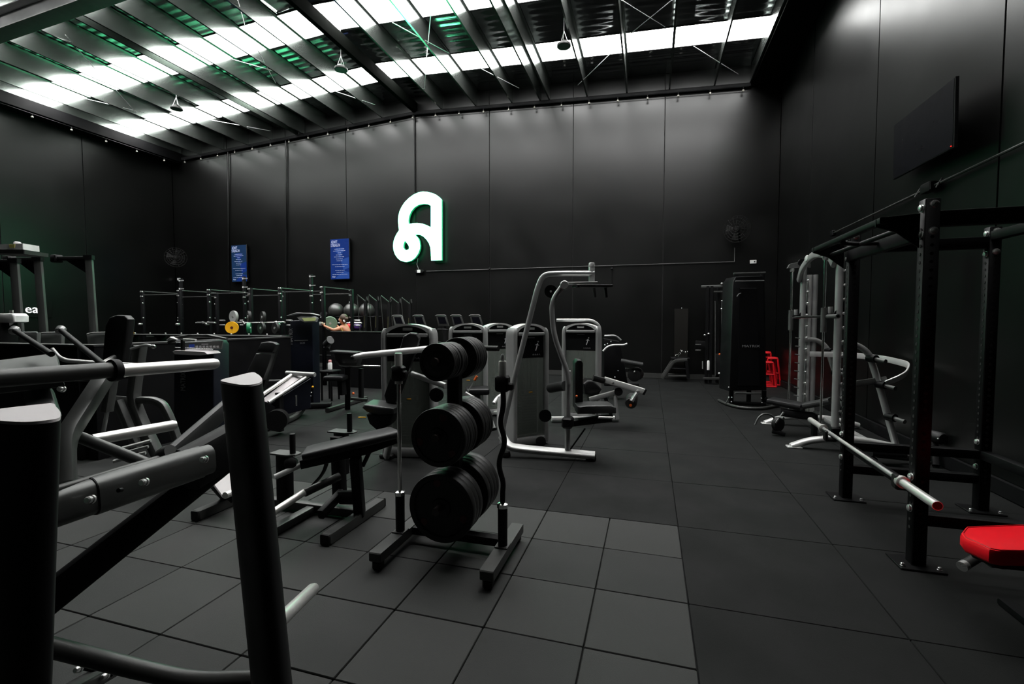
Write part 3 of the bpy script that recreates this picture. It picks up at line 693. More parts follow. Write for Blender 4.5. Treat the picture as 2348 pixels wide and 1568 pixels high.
prt(c1, 'side_tube', 'silver', MB().tube([P(1145, 910, 5.5), P(1143, 985, 5.3), P(1158, 1018, 5.2)], .022, 10, .15))
prt(c1, 'thigh_roller', 'vinyl_grey', MB().tube([P(1262, 890, 5.5), P(1297, 884, 5.2)], .055, 16))
# C2 : leg extension machine further up the lane
t2 = P(1333, 935, 7.2); c2 = thing('leg_extension_machine', 'silver leg machine with angled lever and orange-tipped roller by the lane', 'exercise machine', V(t2.x, t2.y, 0))
tower((t2.x, t2.y, 0), VF(1333)-math.radians(14), .58, .24, 1.5, c2)
prt(c2, 'head_rail', 'silver_light', MB().tube([P(1276, 734, 7.35), P(1358, 734, 7.35), P(1374, 746, 7.35), P(1376, 760, 7.35)], .024, 12, .12))
D = 6.75
prt(c2, 'lever', 'silver_light', MB().bar([P(1385, 870, D), P(1478, 898, D-.1)], .07, .085, .012))
prt(c2, 'lever_end', 'rubber', MB().bar([P(1475, 897, D-.1), P(1479, 899, D-.1)], .075, .09, .01))
prt(c2, 'grip', 'rubber', MB().bar([P(1360, 866, D), P(1386, 873, D)], .09, .09, .03))
bolts(c2, [P(1405, 877, D-.08), P(1463, 897, D-.18)], V(.2, -1, 0), .022)
prt(c2, 'roller_link', 'silver', MB().bar([P(1462, 898, D-.1), P(1448, 920, D-.15)], .05, .05, .01))
prt(c2, 'roller', 'vinyl_grey', MB().lathe([(.075, -.12), (.085, -.10), (.085, .12), (.07, .14)], P(1448, 918, D), V(-.05, -1, -.15), 22))
prt(c2, 'roller_tip', 'orange', MB().lathe([(.02, 0), (.02, .008), (.008, .008)], P(1446, 929, D-.145), V(-.05, -1, -.15), 12))
prt(c2, 'lower_link', 'silver', MB().bar([P(1352, 916, D), P(1410, 900, D)], .06, .07, .012))
prt(c2, 'seat', 'vinyl_black', MB().slab([P(1338, 880, D+.1), P(1348, 871, D+.1), P(1362, 872, D+.1), P(1381, 893, D+.1), P(1372, 908, D+.1), P(1342, 905, D+.1)], .3, .04, 3))
prt(c2, 'pivot', 'satin_black', MB().lathe([(.05, -.05), (.06, -.04), (.06, .05)], P(1418, 897, D), V(.1, -1, 0), 18))
prt(c2, 'leg', 'silver', MB().tube([P(1410, 905, D), P(1415, 960, D-.05)], .03, 12))
prt(c2, 'strut', 'satin_black', MB().bar([P(1388, 912, D), P(1402, 955, D)], .05, .05, .01))
prt(c2, 'base_rail', 'silver_light', MB().bar([G(1265, 968)+V(0, 0, .05), G(1418, 966)+V(0, 0, .05)], .08, .07, .02))
prt(c2, 'thigh_pad', 'vinyl_grey', MB().tube([P(1297, 886, 7.0), P(1318, 880, 6.9)], .06, 14)) if False else None
# C5 : front left tower with seat
t5 = P(942, 1000, 5.25); c5 = thing('pectoral_fly_machine', 'silver pin-loaded machine behind the plate tree with black seat and white arm beam', 'exercise machine', V(t5.x, t5.y, 0))
tower((t5.x, t5.y, 0), VF(942)-math.radians(17), .60, .24, 1.5, c5)
prt(c5, 'back_pad', 'vinyl_black', MB().slab([P(903, 840, 4.8), P(925, 770, 4.8), P(940, 762, 4.8), P(955, 764, 4.8), P(961, 775, 4.8), P(955, 800, 4.8), P(912, 918, 4.8), P(900, 927, 4.8), P(884, 922, 4.8), P(880, 908, 4.8)], .10, .025, 3))
prt(c5, 'seat', 'vinyl_grey', MB().slab([P(829, 935, 4.6), P(834, 928, 4.6), P(862, 930, 4.6), P(905, 937, 4.6), P(903, 950, 4.6), P(865, 952, 4.6), P(840, 945, 4.6)], .34, .025, 3))
prt(c5, 'seat_shell', 'plastic_black', MB().slab([P(838, 950, 4.62), P(902, 950, 4.62), P(895, 975, 4.62), P(868, 992, 4.62), P(845, 972, 4.62)], .25, .03, 2))
prt(c5, 'seat_lever', 'yellow', MB().bar([P(822, 957, 4.55), P(838, 957, 4.6)], .025, .012, .004))
prt(c5, 'arm_beam', 'silver_light', MB().sweep([P(810, 819, 4.1), P(830, 815, 4.15), P(978, 800, 4.9), P(1000, 798, 5.0)], rrect(.07, .055, .022, 3), sc=[.7, 1, 1.2, 1.2]))
prt(c5, 'arm_beam_end', 'rubber', MB().ball(P(808, 820, 4.08), .018, 8))
prt(c5, 'rear_beam', 'silver', MB().sweep([P(945, 857, 4.95), P(1022, 885, 4.7)], rrect(.05, .06, .02, 3)))
prt(c5, 'grip', 'rubber', MB().tube([P(1108, 798, 4.6), P(1143, 799, 4.5)], .026, 12))
prt(c5, 'base_rail', 'silver_light', MB().bar([G(880, 1040)+V(0, 0, .06), G(1010, 1040)+V(0, 0, .06)], .1, .06, .02))
prt(c5, 'foot', 'rubber', MB().box(G(888, 1050)+V(0, 0, .025), (.16, .1, .05), .012))
prt(c5, 'leg', 'silver', MB().bar([P(897, 1000, 5.0), P(885, 1048, 5.1)], .05, .08, .015))
prt(c5, 'cam', 'plastic_black', MB().lathe([(.02, -.015), (.075, -.015), (.06, 0), (.075, .015), (.02, .015)], P(1001, 905, 4.9), V(.1, -1, 0), 20))
prt(c5, 'arm_elbow', 'silver_light', MB().bar([P(1064, 905, 4.7), P(1092, 922, 4.7)], .06, .075, .012))
prt(c5, 'arm_tip', 'silver_light', MB().tube([P(1098, 928, 4.65), P(1118, 945, 4.6), P(1130, 982, 4.55)], .028, 12, .1))
prt(c5, 'foot_grip', 'rubber', MB().bar([P(1115, 988, 4.5), P(1136, 982, 4.6)], .04, .03, .008))
prt(c5, 'release_rod', 'zinc', MB().tube([P(1072, 900, 4.9), P(1090, 868, 4.9)], .006, 6)); prt(c5, 'release_tip', 'orange', MB().tube([P(1088, 872, 4.9), P(1094, 862, 4.9)], .014, 8))
# C3, C4 : towers in the second row
t3 = P(1075, 960, 6.9); c3 = thing('chest_press_machine', 'silver pin-loaded machine in the second row, left of a shadowed twin', 'exercise machine', V(t3.x, t3.y, 0))
tower((t3.x, t3.y, 0), VF(1075)-math.radians(8), .56, .24, 1.5, c3)
prt(c3, 'seat', 'vinyl_black', MB().box(P(1095, 895, 6.5), (.32, .36, .09), .03, .4, 3)); prt(c3, 'base_rail', 'silver', MB().bar([G(1030, 968)+V(0, 0, .05), G(1120, 975)+V(0, 0, .05)], .09, .07, .02))
prt(c3, 'seat_post', 'satin_black', MB().bar([P(1095, 900, 6.5), V(P(1095, 900, 6.5).x, P(1095, 900, 6.5).y, .08)], .07, .07, .01))
t4 = P(1142, 950, 7.6); c4_ = thing('shoulder_press_machine', 'silver pin-loaded machine in the second row half hidden behind a nearer tower', 'exercise machine', V(t4.x, t4.y, 0))
tower((t4.x, t4.y, 0), VF(1142)+math.radians(25), .56, .24, 1.5, c4_)
prt(c4_, 'arm', 'silver_light', MB().tube([P(1150, 905, 7.2), P(1140, 912, 7.1), P(1132, 925, 7.0)], .028, 10, .1)); prt(c4_, 'base_rail', 'silver_light', MB().bar([G(1115, 952)+V(0, 0, .05), G(1175, 955)+V(0, 0, .05)], .09, .07, .02))
# C6 : dark prone curl machine
D = 8.6; q = G(1425, 882)
c6 = thing('prone_leg_curl_machine', 'dark prone leg machine with pale curved handles at the far end of the row', 'exercise machine', V(q.x, q.y, 0))
prt(c6, 'handle', 'silver_light', MB().tube([P(1383, 805, D), P(1392, 795, D), P(1405, 791, D), P(1430, 791, D), P(1438, 788, D)], .018, 10, .08))
prt(c6, 'handle', 'silver', MB().tube([P(1386, 770, D+.3), P(1412, 769, D+.3), P(1424, 780, D+.3)], .018, 10, .08))
prt(c6, 'body_pad', 'vinyl_grey', MB().bar([P(1424, 827, D), P(1474, 836, D-.1)], .3, .06, .02))
prt(c6, 'body', 'plastic_black', MB().slab([P(1384, 775, D+.4), P(1420, 782, D+.4), P(1432, 830, D+.4), P(1440, 880, D+.4), P(1384, 880, D+.4)], .3, .03, 2))
prt(c6, 'roller', 'rubber', MB().lathe([(.1, -.14), (.12, -.12), (.12, .14), (.09, .15)], P(1458, 858, D), V(-.2, -1, 0), 20))
prt(c6, 'roller_tip', 'zinc', MB().ball(P(1455, 852, D-.16), .018, 8))
prt(c6, 'adjuster', 'zinc', MB().tube([P(1434, 844, D-.05), P(1448, 845, D-.05)], .012, 8))
prt(c6, 'base_rail', 'satin_black', MB().bar([G(1385, 884)+V(0, 0, .05), G(1465, 886)+V(0, 0, .05)], .1, .08, .02))
for k, (x, y) in enumerate(((1387, 791), (1393, 788), (1401, 783), (1410, 865), (1417, 850))): prt(c6, 'bolt', 'zinc', MB().ball(P(x, y, D+.3), .013, 6))
# ---------------------------------------------------------------- navy cabinets
q = P(455, 900, 5.0); n1 = thing('weight_stack_cabinet', 'navy weight cabinet with arched hood and white tray behind the grey seated machine', 'exercise machine', V(q.x, q.y, 0))
D = 5.0
prt(n1, 'body', 'navy', MB().slab([P(398, 800, D), P(402, 785, D), P(484, 781, D), P(490, 790, D), P(490, 1050, D), P(398, 1050, D)], .28, .02, 2))
prt(n1, 'plinth', 'navy', MB().slab([P(398, 1045, D), P(490, 1045, D), G(490, 1064), G(398, 1064)], .28, .005))
prt(n1, 'hood', 'graphite', MB().sweep([P(388, 785, D-.1), P(404, 775, D-.1), P(440, 770, D-.1), P(480, 770, D-.1), P(520, 777, D-.1)], rrect(.09, .035, .012, 3), sc=[.6, 1, 1, 1, .5]))
prt(n1, 'hood_cap', 'silver_light', MB().sweep([P(384, 780, D-.15), P(396, 775, D-.15), P(409, 779, D-.15)], rrect(.08, .03, .012, 3), sc=[.4, 1, .5]))
prt(n1, 'control_panel', 'panel_grey', MB().slab([P(412, 786, D-.02), P(510, 781, D-.02), P(507, 800, D-.02), P(412, 798, D-.02)], .02, .003))
prt(n1, 'panel_sticker', 'blue_decal', MB().slab([P(433, 790, D-.03), P(445, 789, D-.03), P(445, 796, D-.03), P(433, 797, D-.03)], .004))
for k in range(7): prt(n1, 'panel_mark', 'white_print', MB().slab([P(448+8*k, 793, D-.03), P(453+8*k, 792, D-.03), P(454+8*k, 797, D-.03), P(449+8*k, 797, D-.03)], .003))
prt(n1, 'panel_mark', 'white_print', MB().slab([P(462, 788, D-.03), P(477, 788, D-.03), P(477, 790, D-.03), P(462, 790, D-.03)], .003))
prt(n1, 'tray', 'cap_grey', MB().slab([P(395, 806, D-.25), P(402, 803, D-.25), P(470, 807, D-.25), P(476, 812, D-.25), P(458, 815, D-.25), P(400, 812, D-.25)], .22, .004))
prt(n1, 'tray_edge', 'chrome', MB().bar([P(402, 797, D-.1), P(490, 801, D-.1)], .02, .012, .003))
prt(n1, 'hook', 'satin_black', MB().bar([P(419, 778, D-.2), P(419, 803, D-.2)], .03, .03, .006))
prt(n1, 'hook_arm', 'silver_light', MB().bar([P(421, 779, D-.2), P(449, 780, D-.2)], .03, .025, .006))
dirx = (P(430, 880, D-.01)-P(420, 880, D-.01)).normalized()
text_mesh('MATRIX', 'maker_print', 'grey_print', P(425, 896, D-.012), (P(425, 846, D)-P(425, 896, D)).normalized(), -dirx, .075, n1, .001, (.75, 1))
q = P(705, 930, 8.3); n2 = thing('weight_stack_cabinet', 'tall navy weight cabinet with a lit console left of the woman', 'exercise machine', V(q.x, q.y, 0))
D = 8.2
prt(n2, 'body', 'navy', MB().slab([P(665, 735, D), P(716, 733, D), P(719, 929, D), P(668, 932, D)], .3, .02, 2))
prt(n2, 'console_hood', 'silver', MB().sweep([P(660, 724, D-.1), P(684, 718, D-.1), P(715, 719, D-.1), P(733, 723, D-.1)], rrect(.16, .02, .008, 2), sc=[.5, 1, 1, .5]))
prt(n2, 'console', 'silver_light', MB().slab([P(680, 727, D-.15), P(690, 724, D-.15), P(722, 725, D-.15), P(728, 729, D-.15), P(725, 738, D-.15), P(698, 739, D-.15), P(686, 734, D-.15)], .06, .01, 2))
prt(n2, 'console_display', 'lcd', MB().slab([P(692, 729, D-.16), P(724, 728, D-.16), P(723, 735, D-.16), P(697, 736, D-.16)], .006))
dirx = (P(700, 780, D)-P(680, 780, D)).normalized()
text_mesh('MATRIX', 'maker_print', 'grey_print', P(671, 790, D-.012), (P(671, 740, D)-P(671, 790, D)).normalized(), -dirx, .1, n2, .001, (.8, 1))
text_mesh('LCX', 'model_print', 'grey_print', P(688, 788, D-.012), dirx, V(0, 0, 1), .045, n2, .001)
prt(n2, 'seam', 'panel_grey', MB().bar([P(675, 781, D-.01), P(706, 780, D-.01)], .006, .012, .002))
prt(n2, 'pin', 'yellow', MB().ball(P(717, 887, D-.03), .02, 8))
for x, y in ((712, 856), (703, 893), (714, 900), (712, 908)): prt(n2, 'bolt', 'zinc', MB().ball(P(x, y, D-.02), .012, 6))
prt(n2, 'base_rail', 'satin_black', MB().bar([G(668, 938)+V(0, 0, .05), G(760, 935)+V(0, 0, .05)], .12, .09, .02))
# ---------------------------------------------------------------- preacher/arm bench by the cabinet
q = G(795, 935); D = 7.7
n3 = thing('arm_curl_bench', 'black arm curl bench with pale-edged pad in front of the low back partition', 'exercise machine', V(q.x, q.y, 0))
prt(n3, 'arm_pad', 'vinyl_grey', MB().slab([P(762, 806, D), P(828, 809, D), P(815, 842, D), P(785, 845, D), P(768, 830, D)], .25, .03, 3))
prt(n3, 'pad_top', 'vinyl_grey', MB().bar([P(764, 806, D), P(826, 809, D)], .3, .04, .015))
prt(n3, 'roller', 'vinyl_grey', MB().tube([P(748, 790, D), P(758, 780, D-.1)], .06, 14)); prt(n3, 'roller', 'vinyl_grey', MB().tube([P(748, 800, D+.1), P(757, 775, D+.3)], .05, 14))
prt(n3, 'seat', 'vinyl_black', MB().box(P(770, 866, D-.1), (.32, .3, .08), .03, .3, 3))
prt(n3, 'seat_post', 'satin_black', MB().bar([P(783, 872, D), P(785, 905, D)], .1, .12, .02))
prt(n3, 'column', 'satin_black', MB().bar([P(797, 840, D), G(797, 938)], .09, .09, .012)); prt(n3, 'column', 'satin_black', MB().bar([P(828, 845, D+.2), P(828, 915, D+.2)], .07, .07, .012))
prt(n3, 'grip_bar', 'chrome', MB().tube([P(770, 826, D-.1), P(778, 838, D-.1), P(792, 839, D-.1), P(828, 839, D-.15), P(872, 840, D-.2)], .014, 8, .06))
prt(n3, 'release_knob', 'orange', MB().ball(P(810, 902, D-.05), .022, 8))
prt(n3, 'foot_rail', 'graphite', MB().bar([G(750, 946)+V(0, 0, .04), G(840, 917)+V(0, 0, .04)], .07, .07, .012))
prt(n3, 'foot_rail', 'graphite', MB().bar([P(805, 914, D), P(842, 917, D)], .05, .05, .01))
# ---------------------------------------------------------------- hack slide machine
D = 6.3; q = G(650, 985)
n4 = thing('hack_slide_machine', 'reclined slide machine with chrome rails and tall grey headrest behind the front post', 'exercise machine', V(q.x, q.y, 0))
prt(n4, 'headrest', 'vinyl_grey', MB().slab([P(588, 806, D), P(597, 786, D), P(613, 783, D), P(627, 785, D), P(634, 790, D), P(625, 808, D)], .1, .02, 3))
prt(n4, 'back_pad', 'vinyl_grey', MB().slab([P(586, 810, D), P(624, 811, D), P(603, 872, D), P(556, 872, D)], .1, .02, 3))
prt(n4, 'pad_side', 'vinyl_black', MB().slab([P(625, 812, D+.1), P(633, 795, D+.1), P(600, 900, D+.1), P(592, 900, D+.1)], .1, .005))
for a_, b_ in (((598, 907), (668, 860)), ((616, 922), (707, 862))): prt(n4, 'slide_rail', 'brushed', MB().tube([P(*a_, D-.2), P(*b_, D+.3)], .024, 12))
prt(n4, 'carriage_plate', 'cap_grey', MB().slab([P(598, 918, D-.15), P(677, 858, D+.35), P(697, 859, D+.35), P(612, 923, D-.15)], .02, .003))
prt(n4, 'cross_bar', 'silver', MB().tube([P(657, 855, D+.35), P(722, 859, D+.25)], .032, 14))
prt(n4, 'side_panel', 'navy_panel', MB().slab([P(620, 926, D), P(712, 868, D+.3), P(712, 935, D+.3), P(660, 950, D+.1)], .04, .004))
prt(n4, 'cross_tube', 'gunmetal', MB().tube([P(610, 874, D+.5), P(648, 873, D+.5)], .02, 8))
prt(n4, 'base_rail', 'graphite', MB().sweep(fillet([G(590, 996)+V(0, 0, .05), G(675, 966)+V(0, 0, .05), G(696, 946)+V(0, 0, .06), P(698, 925, 7.2)], .3, 6), rrect(.07, .07, .015)))
prt(n4, 'foot_wheel', 'rubber', MB().lathe([(.05, -.08), (.13, -.08), (.14, -.06), (.14, .08), (.05, .08)], P(636, 962, D-.1), V(.6, -1, 0), 24))
prt(n4, 'pop_pin', 'chrome', MB().tube([P(679, 906, D), P(679, 930, D)], .013, 8))
for dd in (0, .5): prt(n4, 'leg', 'satin_black', MB().bar([P(640, 900, D+dd), V(P(640, 900, D+dd).x, P(640, 900, D+dd).y, .03)], .08, .08, .012))
prt(n4, 'seat', 'vinyl_grey', MB().slab([P(488, 972, 5.6), P(512, 962, 5.6), P(516, 975, 5.6), P(500, 978, 5.6)], .3, .01)); prt(n4, 'seat_trim', 'silver', MB().tube([P(485, 976, 5.5), P(494, 980, 5.5), P(520, 976, 5.5)], .014, 8, .04))
# ================================================================== FREE WEIGHTS AND RACKS
# ---------------------------------------------------------------- plate tree
TXc, TYc = -1.235, 2.76
tr = thing('plate_tree', 'black steel plate tree on two floor rails in the middle foreground', 'weight rack', V(TXc, TYc, 0))
for x in (-1.60, -.875):
    prt(tr, 'floor_rail', 'graphite', MB().box((x, TYc, .085), (.085, .66, .06), .006))
    for y in (TYc-.29, TYc+.29): prt(tr, 'rubber_foot', 'rubber', MB().box((x, y, .0275), (.06, .06, .055), .01))
    prt(tr, 'holder_flange', 'graphite', MB().box((x, TYc-.02, .119), (.085, .085, .008), .002))
    prt(tr, 'bar_holder', 'satin_black', MB().lathe([(.03, 0), (.031, .235), (.027, .24), (.027, .02), (.001, .02)], V(x, TYc-.02, .123), V(0, 0, 1), 20))
prt(tr, 'cross_rail', 'powder_black', MB().box((TXc, TYc+.1, .085), (.66, .07, .05), .006))
UX = -1.25
prt(tr, 'upright', 'powder_black', MB().box((UX, TYc+.1, .745), (.085, .085, 1.27), .012))
mat('peg_brown', (.03, .02, .018), .45)
PEGS = [(.36, .225, 4, .045, 5, .225), (.815, .19, 6, .034, 5, .19), (1.285, .115, 9, .022, 9, .14)]
for zp, r_, n_, t_, n2_, r2_ in PEGS:
    prt(tr, 'peg', 'peg_brown', MB().tube([V(UX, TYc+.06, zp), V(UX, TYc-.205, zp)], .0245, 14))
    prt(tr, 'peg', 'peg_brown', MB().tube([V(UX, TYc+.14, zp), V(UX, TYc+.42, zp)], .0245, 14))
def plate_mesh(r, t, m='rubber_plate'):
    prof = [(.026, -t*.48), (.05, -t*.5), (.06, -t*.46), (.065, -t*.30), (r*.80, -t*.30), (r*.84, -t*.5), (r*.985, -t*.5), (r, -t*.38), (r, t*.38), (r*.985, t*.5), (r*.84, t*.5), (r*.80, t*.30), (.065, t*.30), (.06, t*.46), (.05, t*.5), (.026, t*.48)]
    o = MB().lathe(prof, V(0, 0, 0), V(0, 1, 0), 40).build('weight_plate', m, None, True); me = o.data; bpy.data.objects.remove(o); return me
def plate(me, loc, label, group, marks=None, r=.2, t=.04, rx=0):
    o = bpy.data.objects.new('weight_plate', me); C.objects.link(o); o.location = loc; o.rotation_euler = (0, rx, 0)
    WM[o.name] = Matrix.Translation(Vector(loc))
    tag(o, label, 'weight plate', group)
    if marks:
        for k in range(3):
            a = math.radians(marks+120*k); q = V(math.cos(a)*r*.72, -t*.31, math.sin(a)*r*.72)
            MB().lathe([(.001, 0), (.026, 0), (.024, -.002)], q, V(0, 1, 0), 14).build('red_mark', 'red_mark', o, True)
    return o
P_BIG, P_MID, P_SM, P_SM2 = plate_mesh(.222, .058), plate_mesh(.185, .040), plate_mesh(.118, .0225), plate_mesh(.142, .0225)
lv = ('bottom', 'middle', 'top')
ORD = ('front', 'second', 'third', 'fourth', 'fifth', 'sixth', 'seventh', 'eighth', 'ninth', 'tenth')
for li, (zp, me_n, t_n, n_n, me_f, t_f, n_f, r_) in enumerate(((.36, P_BIG, .058, 3, P_BIG, .058, 4, .222), (.815, P_MID, .040, 5, P_MID, .040, 5, .185), (1.285, P_SM, .0225, 9, P_SM2, .0225, 9, .118))):
    for k in range(n_n):
        y = TYc+.045-t_n/2-k*(t_n+.001); i_ = n_n-1-k
        lab = 'front black plate facing the viewer on the %s near peg of the plate tree' % lv[li] if i_ == 0 else '%s black plate from the front on the %s near peg of the plate tree' % (ORD[i_], lv[li])
        plate(me_n, V(UX+random.uniform(-.003, .003), y, zp-.006), lab, 'plates on the plate tree', (100 if li == 0 else 75) if i_ == 0 and li < 2 else None, r_, t_n)
    for k in range(n_f):
        y = TYc+.155+t_f/2+k*(t_f+.001)
        plate(me_f, V(UX+random.uniform(-.003, .003), y, zp-.006), '%s black plate behind the upright on the %s far peg of the plate tree' % ('first' if k == 0 else ORD[k], lv[li]), 'plates on the plate tree')
# bars standing in the holders
def collar_mb(c, r): return MB().lathe([(r*.6, -.03), (r, -.03), (r, .03), (r*.6, .03)], c, V(0, 0, 1), 16)
bx, by = -1.60, TYc-.02
sb = thing('straight_barbell', 'chrome straight bar standing upright in the left holder of the plate tree', 'barbell', V(bx, by, .145))
prt(sb, 'shaft', 'chrome', MB().tube([V(bx, by, .145), V(bx, by, 1.2)], .0135, 12))
prt(sb, 'sleeve_collar', 'chrome', MB().lathe([(.014, -.012), (.034, -.012), (.034, .012), (.014, .02)], V(bx, by, .376), V(0, 0, 1), 18))
prt(sb, 'upper_sleeve', 'brushed', MB().lathe([(.025, 0), (.0255, .2), (.022, .205)], V(bx, by, 1.115), V(0, 0, 1), 18))
prt(sb, 'spring_collar', 'powder_black', MB().box((bx, by, 1.185), (.085, .07, .10), .012).box((bx+.05, by-.01, 1.18), (.03, .05, .05), .008))
bx = -.875
ez_ = thing('curl_barbell', 'black zigzag curl bar standing upright in the right holder of the plate tree', 'barbell', V(bx, by, .145))
zz = [V(bx, by, .145), V(bx, by, .50), V(bx+.025, by, .58), V(bx-.035, by, .70), V(bx+.03, by, .83), V(bx-.01, by, .93), V(bx, by, 1.05), V(bx, by, 1.13)]
zz = [V(bx, by, .145), V(bx, by, .46), V(bx+.006, by, .52), V(bx-.032, by, .64), V(bx+.022, by, .78), V(bx-.02, by, .90), V(bx+.008, by, 1.0), V(bx, by, 1.15)]
prt(ez_, 'shaft', 'satin_black', MB().sweep(fillet(zz, .06, 6), circ(.0165, 14)))
prt(ez_, 'sleeve_collar', 'chrome', MB().lathe([(.017, -.012), (.036, -.012), (.036, .012), (.017, .02)], V(bx, by, .376), V(0, 0, 1), 18))
prt(ez_, 'spring_collar', 'powder_black', MB().box((bx, by, 1.145), (.085, .07, .10), .012).box((bx+.055, by-.01, 1.13), (.035, .05, .045), .008))
prt(ez_, 'upper_sleeve', 'brushed', MB().lathe([(.024, 0), (.025, .13), (.022, .135)], V(bx, by, 1.15), V(0, 0, 1), 18))
prt(ez_, 'tip', 'silver', MB().lathe([(.012, 0), (.012, .03), (.006, .042)], V(bx, by, 1.285), V(0, 0, 1), 12))
# ---------------------------------------------------------------- hip thrust bench
ht = thing('hip_thrust_machine', 'black hip thrust machine with long pad and upright band pegs left of the plate tree', 'exercise machine', V(-2.7, 2.95, 0))
prt(ht, 'floor_rail', 'graphite', MB().box((-3.33, 2.98, .04), (.075, .62, .07), .012)); prt(ht, 'floor_rail', 'graphite', MB().box((-2.11, 2.97, .04), (.075, .70, .07), .012))
for y in (2.67, 3.29): prt(ht, 'end_cap', 'rubber', MB().box((-3.33, y, .04), (.078, .014, .072), .006))
for y in (2.62, 3.32): prt(ht, 'end_cap', 'rubber', MB().box((-2.11, y, .04), (.078, .014, .072), .006))
prt(ht, 'upright', 'powder_black', MB().bar([P(487, 1100, 3.65), V(-3.33, 2.98, .05)], .075, .075, .01))
prt(ht, 'upright', 'powder_black', MB().bar([P(815, 1050, 3.42), V(-2.11, 3.02, .05)], .075, .075, .01)); prt(ht, 'upright', 'powder_black', MB().bar([P(774, 1000, 3.65), P(779, 1135, 3.65)], .085, .085, .01))
prt(ht, 'base_beam', 'graphite', MB().bar([V(-3.33, 3.05, .05), V(-2.11, 3.05, .05)], .07, .07, .012)); prt(ht, 'base_leg', 'graphite', MB().bar([V(-2.56, 2.62, .04), V(-2.56, 3.05, .04)], .075, .06, .012))
prt(ht, 'pad_frame', 'powder_black', MB().bar([P(690, 1062, 3.36), P(835, 1030, 3.5), P(905, 1005, 3.62)], .10, .07, .012))
pa, pb, pc = P(700, 1040, 3.42), P(832, 1008, 3.52), P(906, 990, 3.66)
prt(ht, 'back_pad', 'vinyl_black', MB().sweep([pa, pa.lerp(pb, .1), pb, pb.lerp(pc, .9), pc], rrect(.27, .06, .025, 3), sc=[.92, 1, 1, .98, .85]))
for (cx, cy, dd) in ((655, 1041, 3.45), (786, 991, 3.72)):
    c_ = P(cx, cy, dd)
    pl = prt(ht, 'side_plate', 'gunmetal', MB().prism([(-.11, -.05), (.06, -.06), (.115, -.03), (.115, .03), (.06, .06), (-.11, .06)], c_, V(1, 0, 0), V(0, 1, 0), V(0, 0, 1), .012, .002))
    pg = c_+V(.065, -.0, .012)
    prt(ht, 'band_peg', 'satin_black', MB().lathe([(.021, 0), (.021, .14), (.019, .146), (.001, .146)], pg, V(0, 0, 1), 16))
    prt(ht, 'plate_bracket', 'powder_black', MB().bar([c_+V(-.03, .02, 0), c_+V(-.03, .02, -.35)], .09, .09, .01))
prt(ht, 'roller_arm', 'silver', MB().tube([P(630, 1094, 3.3), P(672, 1074, 3.38), P(700, 1062, 3.42)], .021, 12)); prt(ht, 'adjuster', 'rubber', MB().lathe([(.04, -.03), (.045, -.02), (.045, .03), (.03, .04)], P(668, 1062, 3.4), V(.5, -1, .3), 16))
prt(ht, 'weight_horn', 'brushed', MB().tube([P(600, 1192, 3.05), P(690, 1133, 3.3), P(698, 1128, 3.32)], .0255, 14)); prt(ht, 'horn_arm', 'graphite', MB().tube([P(698, 1130, 3.33), P(778, 1092, 3.55)], .03, 12))
prt(ht, 'weight_horn', 'brushed', MB().tube([P(516, 1136, 3.5), P(560, 1118, 3.7)], .0255, 14))
prt(ht, 'foot_plate', 'cap_grey', MB().slab([P(482, 1100, 3.55), P(530, 1058, 3.9), P(548, 1110, 3.9), P(532, 1126, 3.55)], .012, .002))
prt(ht, 'strap', 'rubber', MB().bar([P(752, 1052, 3.5), P(742, 1085, 3.5), P(712, 1118, 3.45), P(700, 1124, 3.45)], .07, .012, .004, fl=.08)); prt(ht, 'strap_buckle', 'zinc', MB().bar([P(740, 1058, 3.45), P(754, 1054, 3.45)], .03, .03, .004))
prt(ht, 'release_lever', 'powder_black', MB().bar([P(850, 1030, 3.5), P(832, 1068, 3.5)], .035, .03, .01)); prt(ht, 'lower_bracket', 'powder_black', MB().bar([P(782, 1140, 3.55), P(815, 1140, 3.45)], .05, .10, .01)); prt(ht, 'brace', 'powder_black', MB().bar([P(783, 1130, 3.6), P(735, 1180, 3.35)], .05, .07, .01))
prt(ht, 'plate_stop', 'satin_black', MB().slab([P(634, 1100, 3.5), P(656, 1098, 3.5), P(658, 1140, 3.5), P(640, 1160, 3.5)], .06, .006))
# ---------------------------------------------------------------- power rack on the right
rk = thing('power_rack', 'black drilled power rack with zinc bolts on the right side of the lane', 'power rack', V(2.1, 4.0, 0))
UW = .078
ups = {'a': (1.62, 3.47), 'b': (1.64, 4.63), 'c': (2.58, 4.63), 'd': (2.58, 3.47)}
for k, (x, y) in ups.items():
    u_ = prt(rk, 'upright', 'powder_black', MB().box((x, y, 1.135), (UW, UW, 2.27), .005))
    hl = MB()
    for i in range(38):
        z = .24+i*.05
        hl.lathe([(.001, 0), (.0105, 0), (.0105, .0015)], V(x-UW/2-.001, y, z), V(-1, 0, 0), 8)
        hl.lathe([(.001, 0), (.0105, 0), (.0105, .0015)], V(x, y-UW/2-.001, z), V(0, -1, 0), 8)
    h_ = hl.build('drilled_holes', 'wall_gap', u_); h_['kind'] = 'stuff'
    prt(rk, 'floor_plate', 'powder_black', MB().box((x, y, .006), (.24, .2, .012), .003))
    for sx in (-1, 1): bolts(rk, [V(x+sx*.095, y-.06, .012)], V(0, 0, 1), .011)
    for z in (.36, .56, 2.22, 2.06): bolts(rk, [V(x-UW/2, y-.004, z)], V(-1, 0, 0), .02, name='bolt')
    for z in (2.235, 2.075): bolts(rk, [V(x+.004, y-UW/2, z)], V(0, -1, 0), .02)
def rail(a, b_, z, w_=.07, h_=.07): return prt(rk, 'cross_member', 'powder_black', MB().bar([V(*a, z), V(*b_, z)], w_, h_, .005))
